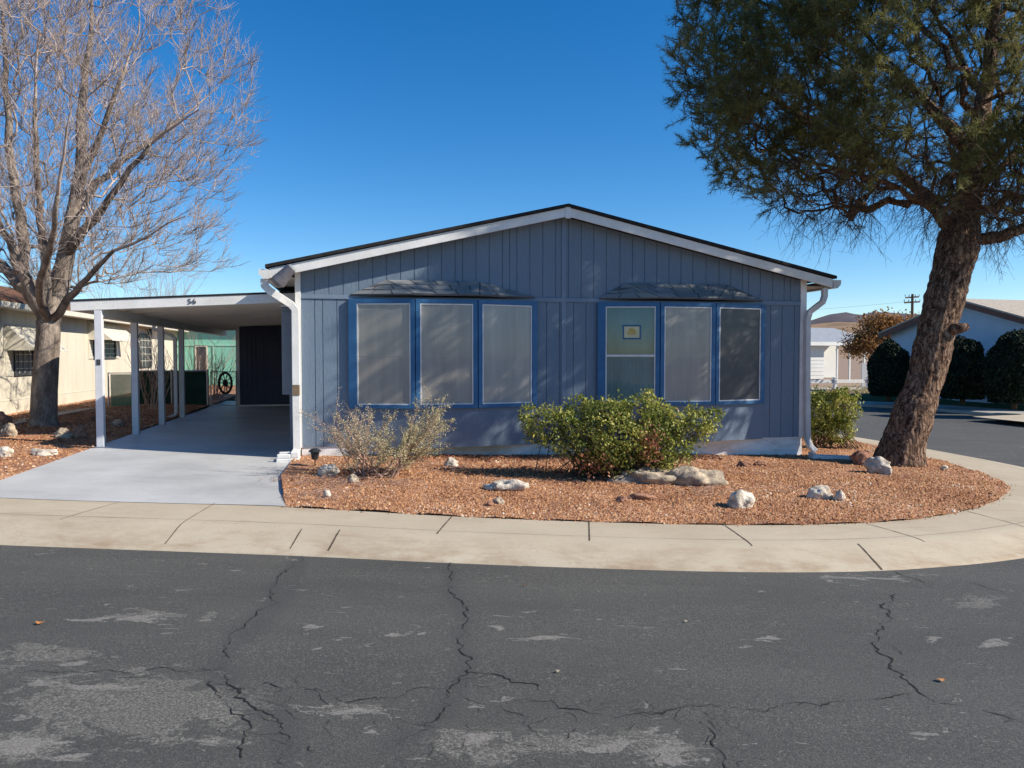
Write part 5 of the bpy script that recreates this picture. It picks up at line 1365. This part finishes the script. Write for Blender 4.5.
# ------------------------------------------------------------------ bare shrubs
def bare_shrub(base, h, spread, n, label, mat, seed, upright=.9, r0=.012, name='bare_shrub', sub=True):
    o = empty(name, base, label, 'shrub'); rr = np.random.default_rng(seed); A, B, Rr = [], [], []
    def go(p, d, L, r_, lv):
        m = 5; d = d/np.linalg.norm(d)
        for i in range(m):
            q = p+d*L/m; A.append(p); B.append(q); Rr.append(max(.002, r_*(1-.7*i/m)))
            if sub and lv < 2 and i > 0 and rr.random() < .85: go(q, d+rr.normal(0, .35, 3), L*rr.uniform(.25, .5), r_*.5, lv+1)
            d = d+rr.normal(0, .07, 3)+np.array([0, 0, .05*upright]); d /= np.linalg.norm(d); p = q
    for _ in range(n):
        d = np.array([rr.normal(0, spread), rr.normal(0, spread), 1.]); go(np.array(base)+np.array([rr.normal(0, .12), rr.normal(0, .12), 0]), d, h*rr.uniform(.6, 1.05), r0, 0)
    Rr = np.array(Rr); V1, F1 = seg_mesh(np.array(A), np.array(B), Rr, Rr*.8, 3); np_mesh('stems', V1, F1, mat, o); return o
def hb(u, v): q = H(u, v, 0); q.z = drop(q.x, q.y); return q
sx = lambda px_, v: HF(px_, 390, v)[0]
bare_shrub(hb(sx(157, 8.2), 8.2), 1.5, .28, 16, 'leafless upright shrub in front of the green fence', M['twig'], 1)
bare_shrub(hb(sx(146, 9.0), 9.0), 1.2, .25, 9, 'thin leafless shrub next to the bright green gate', M['shrubtwig'], 2)
bare_shrub(H(sx(212, 12.5), 12.5, zr(-8)), 1.9, .35, 26, 'bushy leafless shrub in front of the mint green house', M['shrubtwig'], 3)
bare_shrub(H(sx(192, 12.2), 12.2, zr(-8)), 2.0, .3, 16, 'leafless shrub behind the green fence near the beige house', M['twig'], 4)
q = at(165, 356, 34); q.z = zr(q.x); bare_shrub(q, 4.7, .22, 60, 'distant bare upright thicket rising above the carport roof', M['twig'], 5, .5, .018)
q = at(118, 356, 34); q.z = zr(q.x); bare_shrub(q, 4.3, .20, 30, 'distant bare saplings above the left end of the carport', M['twig'], 6, .5, .016)
# ------------------------------------------------------------------ right side of the picture
# far lot (raised), with kerb, lawn and driveway
ZR = -.024*12
far_edge = [G(x, y, 0) for x, y in ((790, 398), (857, 406.5), (920, 410), (1024, 419))]
fe = [Vector((-4, 44, 0)), Vector((8, 36, 0))]+[Vector((p.x, p.y, 0)) for p in far_edge[1:]]+[Vector((17.5, 20, 0)), Vector((19.5, 14, 0)), Vector((22, 6, 0)), Vector((25, -6, 0)), Vector((26, -24, 0))]
print('FAR', [tuple(round(a, 1) for a in p) for p in fe])
fe = curve_dense(fe, 1.0)
perp = []
for i, p in enumerate(fe):
    d = (fe[min(i+1, len(fe)-1)]-fe[max(0, i-1)]).normalized(); perp.append(Vector((-d.y, d.x, 0)))
if perp[len(perp)//2].x < 0: perp = [-p for p in perp]
mb = MB(); n = len(fe)
pf = [(0, -.02), (.0, .10), (.15, .12), (1.5, .122), (1.5, .05)]
for p, q in zip(fe, perp):
    for t, h in pf: c = p+q*t; mb.v.append((c.x, c.y, zr(c.x)+h))
mb.f = [(i*5+k, (i+1)*5+k, (i+1)*5+k+1, i*5+k+1) for i in range(n-1) for k in range(4)]; mb.t = [0]*len(mb.f)
o = mb.build('far_sidewalk', M['drivewaydark'], None, (0, 0, 0)); tag(o, kind='structure')
def hh_(h, y): return .11+(h-.11)*max(0, min(1, (33-y)/3.5))
mb = MB()
for p, q in zip(fe, perp):
    for t, h in ((1.5, .11), (2.5, .34), (4.0, .47), (70, .53)): c = p+q*t; mb.v.append((c.x, c.y, zr(c.x)+hh_(h, p.y)))
mb.f = [(i*4+k, (i+1)*4+k, (i+1)*4+k+1, i*4+k+1) for i in range(n-1) for k in range(3)]; mb.t = [0]*len(mb.f)
o = mb.build('far_yard', M['dirt'], None, (0, 0, 0)); tag(o, kind='structure')
mb = MB()
sel = [i for i, p in enumerate(fe) if 20.5 < p.y < 39]
for i in sel:
    for t, h in ((1.6, .145), (2.5, .35), (4.0, .48), (5.5, .49)): c = fe[i]+perp[i]*t; mb.v.append((c.x, c.y, zr(c.x)+hh_(h, fe[i].y)+.012))
mb.f = [(i*4+k, i*4+4+k, i*4+5+k, i*4+1+k) for i in range(len(sel)-1) for k in range(3)]; mb.t = [0]*len(mb.f)
o = mb.build('lawn', M['lawn'], None, (0, 0, 0)); tag(o, kind='structure')
# pale driveway apron and its painted edge
q0 = G(972, 417, .125); q1 = G(1040, 424, .125); 
mb = MB(); mb.add([q0, q1, q1+Vector((6, 2.2, 0)), q0+Vector((6, 2.2, 0))], [(0, 1, 2, 3)])
for i_ in range(4): pass
mb.v = [(a, b, zr(a)+.140) for a, b, c in mb.v]
o = mb.build('far_driveway', M['walk'], None, (0, 0, 0)); tag(o, kind='structure')
# pale blue gabled house
PL = Vector((15.5, 32, 0)); PRt = Vector((17.75, 24.7, 0)); PD = (PRt-PL).normalized(); PN = Vector((-PD.y, PD.x, 0))
if PN.x > 0: PN = -PN       # outward (towards the street, -x)
LW = (PRt-PL).length; zb = ZR+.1
bh = empty('pale_blue_house', Vector((PL.x, PL.y, zb)), 'pale blue house with rust-brown rake boards across the side street', 'house')
def BH(a, w_, z): return PL+PD*a-PN*w_+Vector((0, 0, z))    # w inward
za_ = 2.55; zp = 3.70
mb = MB(); mb.prism([BH(.3, 0, zb), BH(LW-.3, 0, zb), BH(LW-.3, 0, za_+.05), BH(LW/2, 0, zp-.05), BH(.3, 0, za_+.05)], -PN*14); mb.build('wall', M['bluehouse2'], bh)
for s_ in (0, 1):
    a, b = (0, LW/2) if s_ == 0 else (LW/2, LW); z1_, z2_ = (za_, zp) if s_ == 0 else (zp, za_)
    mb = MB(); mb.hexa([BH(a, -.35, z1_-.2), BH(b, -.35, z2_-.2), BH(b, -.31, z2_-.2), BH(a, -.31, z1_-.2), BH(a, -.35, z1_), BH(b, -.35, z2_), BH(b, -.31, z2_), BH(a, -.31, z1_)]); mb.build('rake_fascia', M['rust'], bh)
    mb = MB(); mb.hexa([BH(a, -.37, z1_+.002), BH(b, -.37, z2_+.002), BH(b, 14, z2_+.002), BH(a, 14, z1_+.002), BH(a, -.37, z1_+.06), BH(b, -.37, z2_+.06), BH(b, 14, z2_+.06), BH(a, 14, z1_+.06)]); mb.build('roof', M['tanroof'], bh)
# dark clipped evergreens in front of it
def ball(px_, wpx, y0, y1, D, label, seed):
    c = at(px_, (y0+y1)/2, D); rx_ = wpx/F*D/2; rzv = (y1-y0)/F*D/2
    base = Vector((c.x, c.y, .19)); o = empty('round_evergreen', base, label, 'shrub', 'clipped evergreens along the pale blue house')
    n = 9000; rr = np.random.default_rng(seed); d = rr.normal(size=(n, 3)); d /= np.linalg.norm(d, axis=1, keepdims=True)
    wv = np.array([1+.07*noise.noise(Vector(q)*2+Vector((seed, 0, 0)))*2 for q in d])
    sq = 1-.08*np.clip(-d[:, 2], 0, 1)**2-.12*np.clip(d[:, 2], 0, 1)**2
    hz = np.where(d[:, 2] < 0, np.sqrt(np.clip(1-np.abs(d[:, 2])**5, 0, 1))/np.sqrt(np.clip(1-d[:, 2]**2, 1e-4, 1)), 1.0)
    d2 = d.copy(); d2[:, 0] *= hz; d2[:, 1] *= hz
    P0 = np.array(c)+d2*np.array([rx_, rx_, rzv])*(wv*rr.uniform(.90, 1.03, n))[:, None]
    P0[:, 2] = np.maximum(P0[:, 2], base.z+.02)
    leaves('foliage', P0, .11, .5, M['hedgeleaf'], o, rr.random(n), up=.8)
    mb = MB(); m1, m2 = 16, 10; vs_ = []
    for i in range(m2+1):
        ph = math.pi*i/m2
        for j_ in range(m1):
            a = 2*math.pi*j_/m1; vs_.append((c.x+rx_*.9*math.sin(ph)*math.cos(a), c.y+rx_*.9*math.sin(ph)*math.sin(a), max(base.z, c.z+rzv*.86*math.cos(ph))))
    mb.add(vs_, [(i*m1+j_, i*m1+(j_+1) % m1, (i+1)*m1+(j_+1) % m1, (i+1)*m1+j_) for i in range(m2) for j_ in range(m1)])
    mb.build('inner_mass', M['hedgeleaf'], o, smooth=True, tint=True)
    mb = MB(); mb.tube([(base.x, base.y, base.z-.2), (base.x, base.y, c.z)], .09, 8); mb.build('trunk', M['darktwig'], o)
ball(889, 37, 341, 403, 28.5, 'round clipped evergreen just left of the pine trunk', 1)
ball(963, 42, 338, 406, 26.5, 'round clipped evergreen just right of the pine trunk', 2)
ball(1015, 50, 332, 410, 24.0, 'largest dark evergreen, nearest to the side street driveway', 3)
for i, (x_, y_, w_) in enumerate(((985, 399, 9), (1001, 400, 12), (980, 397, 6))):
    c = at(x_, y_, 22.6); 
# white far house
D_ = 50
def FX(px_, py_, D=D_): return at(px_, py_, D)
fw = empty('white_far_house', Vector((FX(780, 386).x, D_, ZR)), 'long white house with grey roof beyond the rail fence', 'house')
x0_ = FX(740, 380).x; xm = FX(831, 380).x; x1_ = FX(884, 380).x
zt_ = FX(0, 345).z; zt_b = FX(0, 379.5).z
mb = MB(); mb.box(x0_, xm, D_, D_+8, zt_b, zt_)
for i in range(9): zz_ = zt_b+(zt_-zt_b)*i/9; mb.box(x0_, xm, D_-.02, D_-.001, zz_+.01, zz_+(zt_-zt_b)/9-.02)
mb.box(xm+.001, x1_, D_+3, D_+8, zt_b, zt_)
mb.build('wall', M['farwhite'], fw)
mb = MB(); mb.box(x0_, xm, D_+.3, D_+7.8, ZR, zt_b-.002); mb.box(xm+.1, xm+1.1, D_+2.9, D_+2.99, zt_b, zt_-.1); mb.build('painted_recess_shade', M['recess_shade'], fw)  # dark boxes paint in the shade under the wall and in the recess
zr1 = FX(0, 343).z; zr2 = at(0, 328.5, D_+4).z
mb = MB(); mb.hexa([(x0_-.4, D_-.5, zr1-.02), (x1_+.5, D_-.5, zr1-.02), (x1_+.5, D_+4, zr2), (x0_-.4, D_+4, zr2), (x0_-.4, D_-.5, zr1+.1), (x1_+.5, D_-.5, zr1+.1), (x1_+.5, D_+4, zr2+.1), (x0_-.4, D_+4, zr2+.1)])
mb.box(FX(824, 334).x-.15, FX(824, 334).x+.15, D_+1.2, D_+1.5, zr1+.3, zr1+.75)
mb.build('roof', M['greyroof'], fw)
mb = MB(); mb.box(x0_-.4, x1_+.5, D_-.56, D_-.501, zr1-.16, zr1+.08); mb.build('gutter', M['farwhite'], fw)
for x_ in (843, 858, 876):
    p_ = FX(x_, 370); mb = MB(); mb.box(p_.x-.05, p_.x+.05, D_-.4, D_-.3, ZR, zr1-.03); mb.build('porch_post', M['farwhite'], fw)
fw.rotation_euler.z = R(16)
# white low garden wall panels in front of that porch
mb = MB(); a_, b_ = FX(862, 370, 46), FX(884, 362, 46); mb.box(a_.x, b_.x+1.5, 46, 46.1, ZR, FX(0, 363, 46).z)
o = mb.build('white_panel_fence', M['farwhite'], None, (a_.x, 46, ZR)); tag(o, 'white panel fence in front of the white far house porch', 'fence')
# rail fence
D2 = 41.5; ra_, rb_ = at(745, 385, D2), at(893, 385, D2)
rf = empty('rail_fence', Vector((ra_.x, D2, ZR)), 'white two-rail fence across the far lot', 'fence')
for y_, h_ in ((382, .19), (389.5, .12)):
    c = at(0, y_, D2); mb = MB(); mb.box(ra_.x, rb_.x, D2, D2+.05, c.z-h_/2, c.z+h_/2); mb.build('rail', M['rail'], rf, bevel=.01)
for x_ in (770, 807, 843, 880):
    c = at(x_, 380, D2); mb = MB(); mb.box(c.x-.08, c.x+.08, D2-.06, D2+.10, ZR-.1, at(0, 378.6, D2).z); mb.box(c.x-.10, c.x+.10, D2-.08, D2+.12, at(0, 378.6, D2).z, at(0, 378.6, D2).z+.05); mb.build('post', M['rail'], rf, bevel=.01)
rf.rotation_euler.z = R(9)
# orange tree
D3 = 40; oc0 = at(882, 380, D3); oc0.z = ZR
ot = empty('orange_tree', oc0, 'autumn tree with orange-brown leaves behind the white rail fence', 'tree')
T = Tree(); c_ = at(884, 338, D3)
trk = T.limb([Vector((oc0.x, oc0.y, ZR-.1)), Vector((oc0.x, oc0.y, ZR+.9)), Vector((c_.x, D3, ZR+1.6))], -1, .16, .12, .3, .01)
tg = []
for (x_, y_, rx, ry) in ((888, 330, 34, 17), (868, 338, 22, 15), (908, 325, 26, 12), (886, 350, 30, 14), (858, 347, 14, 10), (935, 327, 22, 12), (912, 345, 26, 16), (880, 322, 22, 8)):
    c = np.array(at(x_, y_, D3)); s_ = D3/F
    for _ in range(70):
        d = RNG.normal(size=3); d /= np.linalg.norm(d); tg.append(c+d*np.array([rx, 24, ry])*s_*RNG.uniform(.3, 1))
T.fill(tg, (c_.x, D3, ZR+1.4), .3, .15, start_min=3)
r = T.radii(.009, 2.3); mbt, A, B, ra, rb = T.mesh('x', r, ot, None, .04); mbt.build('trunk', M['darktwig'], ot, smooth=True)
V1, F1 = seg_mesh(A, B, ra, rb, 3); np_mesh('branches', V1, F1, M['darktwig'], ot)
P_ = np.array(T.p)[np.array(r) < .03]; LC = (P_[RNG.integers(len(P_), size=9500)]+RNG.normal(0, .16, (9500, 3)))
leaves('crown', LC, .13, .65, M['orangeleaf'], ot, .5+.25*RNG.normal(size=len(LC)))
# desert scrub clumps in the far lot
for i, (x_, y_, D4, hh, lb) in enumerate(((862, 392, 36, .75, 'pale desert scrub before the rail fence'), (838, 394, 36.5, .5, 'low brown scrub left of the pale desert scrub'), (888, 394, 34, .5, 'low tan scrub beside the first clipped evergreen'))):
    c = at(x_, y_, D4); b_ = Vector((c.x, c.y, zr(c.x)-.07)); o = empty('desert_scrub', b_, lb, 'shrub')
    n = 1500; d = RNG.normal(size=(n, 3)); q = np.array(b_)+d*np.array([.65, .4, .22])*hh+np.array([0, 0, .35*hh]); q = q[q[:, 2] > b_.z]
    leaves('foliage', q, .09, .35, M['sageleaf'] if i == 0 else M['dryleaf'], o, RNG.random(len(q)), up=2)
    mb = MB(); mb.tube([b_-Vector((0, 0, .05)), b_+Vector((0, 0, .3*hh))], .03, 6); mb.build('stems', M['darktwig'], o)
# utility pole and wire
D5 = 75; q = at(912, 338, D5); tp = at(912.5, 294, D5)
up_ = empty('utility_pole', Vector((q.x, D5, ZR)), 'distant wooden utility pole with crossarms above the orange tree', 'utility pole')
mb = MB(); mb.tube([(q.x, D5, ZR), (tp.x, D5, tp.z)], [.17, .12], 8); mb.build('pole', M['woodpole'], up_)
for y_, w_ in ((297.5, .75), (302.5, .85)):
    z_ = at(912, y_, D5).z; mb = MB(); mb.hexa([(tp.x-w_, D5-.2, z_-.1), (tp.x+w_, D5+.2, z_+.02), (tp.x+w_, D5+.32, z_+.02), (tp.x-w_, D5-.08, z_-.1), (tp.x-w_, D5-.2, z_+.04), (tp.x+w_, D5+.2, z_+.16), (tp.x+w_, D5+.32, z_+.16), (tp.x-w_, D5-.08, z_+.04)]); ca = mb.build('crossarm', M['woodpole'], up_)
    for t in (-.9, -.4, .4, .9): 
        m2 = MB(); m2.tube([(tp.x+w_*t, D5+.05, z_+.1), (tp.x+w_*t, D5+.05, z_+.3)], [.05, .03], 6); m2.build('insulator', M['steel'], ca)
mb = MB(); e0 = at(560, 318, 60); e1 = at(912, 301, D5); pts_ = []
for i in range(25): t = i/24; q_ = e0.lerp(e1, t); q_.z -= 1.0*4*t*(1-t)*.4; pts_.append(q_)
mb.tube(pts_, .012, 4); o = mb.build('power_line', M['darkmetal'], None, e1); tag(o, 'thin power line running left from the utility pole', 'wire')
# ------------------------------------------------------------------ hills
def hills(name, D, prof_, mat, depth, seed):
    mb = MB(); n = 220; xs_ = np.linspace(-2600, 3400, n); m = 10
    for i, x in enumerate(xs_):
        pxx = 512+F*x/D; ztop = np.interp(pxx, [p[0] for p in prof_], [at(512, p[1], D).z for p in prof_])
        ztop += 5*noise.noise(Vector((x*.006, seed, 0)))+3*noise.noise(Vector((x*.02, seed, 5)))
        for k in range(m):
            t = k/(m-1); y = D-depth*(1-t)
            zz_ = -2+(ztop+2)*(t**1.4)+6*noise.noise(Vector((x*.01, y*.01, seed)))*t*(1-t)*4
            mb.v.append((x, y, zz_))
        mb.v.append((x, D+depth, -5))
    m += 1
    mb.f = [(i*m+k, (i+1)*m+k, (i+1)*m+k+1, i*m+k+1) for i in range(n-1) for k in range(m-1)]; mb.t = [0]*len(mb.f)
    o = mb.build(name, mat, None, (0, 0, 0), smooth=True); tag(o, kind='structure')
hills('hill', 1500, [(-500, 338), (400, 334), (780, 325), (830, 323), (900, 320), (1000, 328), (1500, 340)], M['hillnear'], 700, 1)
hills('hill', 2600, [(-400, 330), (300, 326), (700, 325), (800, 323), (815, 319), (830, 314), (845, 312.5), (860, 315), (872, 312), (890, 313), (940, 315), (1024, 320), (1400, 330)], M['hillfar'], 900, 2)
# ------------------------------------------------------------------ small litter
def fleaf(x_, y_, s_, label, c):
    q = G(x_, y_); z_ = (bvh_road.ray_cast(Vector((q.x, q.y, 2)), Vector((0, 0, -1)))[0]).z
    mb = MB(); 
    pts_ = [(math.cos(a)*s_*(1 if i % 2 else .7), math.sin(a)*s_*.7*(1 if i % 2 else .7)) for i, a in enumerate(np.linspace(0, 2*math.pi, 11)[:-1])]
    top = [Vector((q.x+a, q.y+b, z_+.008+.012*abs(a)/s_)) for a, b in pts_]
    n_ = len(top); vs_ = top+[t-Vector((0, 0, .002)) for t in top]
    mb.add(vs_, [tuple(range(n_)), tuple(range(2*n_-1, n_-1, -1))]+[(i, (i+1) % n_, (i+1) % n_+n_, i+n_) for i in range(n_)])
    o = mb.build('fallen_leaf', basic('dead_leaf', c, tuple(k*.6 for k in c), 40, .8), None, (q.x, q.y, z_)); tag(o, label, 'leaf')
fleaf(40, 624, .028, 'orange dead leaf on the road at the left', (.55, .22, .06))
fleaf(941, 681, .026, 'curled orange dead leaf beside the right road crack', (.55, .26, .1))
fleaf(558, 673, .014, 'tiny pale dead leaf in the middle of the road', (.6, .5, .35))
fleaf(686, 622, .014, 'tiny pale dead leaf on the road near the kerb', (.6, .5, .35))
fleaf(525, 586, .016, 'small brown dead leaf close to the kerb', (.2, .12, .07))
# twig litter lying on the bed under the shrub (mass)
A, B = [], []
for cx_, cy_, w_, h_, n_ in ((340, 482, 60, 8, 260), (320, 495, 30, 8, 120), (700, 492, 50, 6, 90), (610, 480, 60, 8, 130), (440, 470, 60, 5, 90), (800, 490, 40, 6, 40), (390, 482, 40, 8, 80)):
    for _ in range(n_):
        x_, y_ = random.gauss(cx_, w_*.5), random.gauss(cy_, h_*.5)
        q = pick(x_, min(max(y_, 462), 505)); a = random.uniform(0, math.pi); L_ = random.uniform(.03, .16)
        z_ = drop(q.x, q.y)+random.uniform(.012, .03); A.append((q.x, q.y, z_)); B.append((q.x+math.cos(a)*L_, q.y+math.sin(a)*L_, z_+random.uniform(-.01, .02)))
A, B = np.array(A), np.array(B); V1, F1 = seg_mesh(A, B, np.full(len(A), .003), np.full(len(A), .0015), 3)
o = np_mesh('twig_litter', V1, F1, M['shrubtwig'], None, (0, 0, 0)); tag(o, 'dry twig litter scattered over the gravel bed', 'litter', kind='stuff')
# dry fallen leaves; those along the skirting stand in for bush shadow
def litter(n_, sel, label):
    Cc = []
    for _ in range(n_):
        x_, y_ = sel()
        z_ = drop(x_, y_); Cc.append((x_, y_, z_+.018))
    Cc = np.array(Cc); o = leaves('leaf_litter', Cc, .045, .6, M['dryleaf'], None, RNG.random(n_), up=0)
    tag(o, label, 'litter', kind='stuff')
litter(900, lambda: (min(-7.5, random.gauss(-9, 1.2)), random.gauss(13.3, 1.6)), 'dry red leaf litter under the bare tree')
litter(420, lambda: (random.gauss(1.3, .9), random.gauss(10.0, .4)), 'dry red leaf litter under the green bush')
litter(900, lambda: (lambda x: (x, 11.0+(x+3.02)*.193-abs(random.gauss(.05, .32))-.12))(random.uniform(-1.6, 3.2)), 'dry leaves added along the house skirting in place of the bush shadow')  # leaf strip darkens the gravel where the bush's shadow would fall
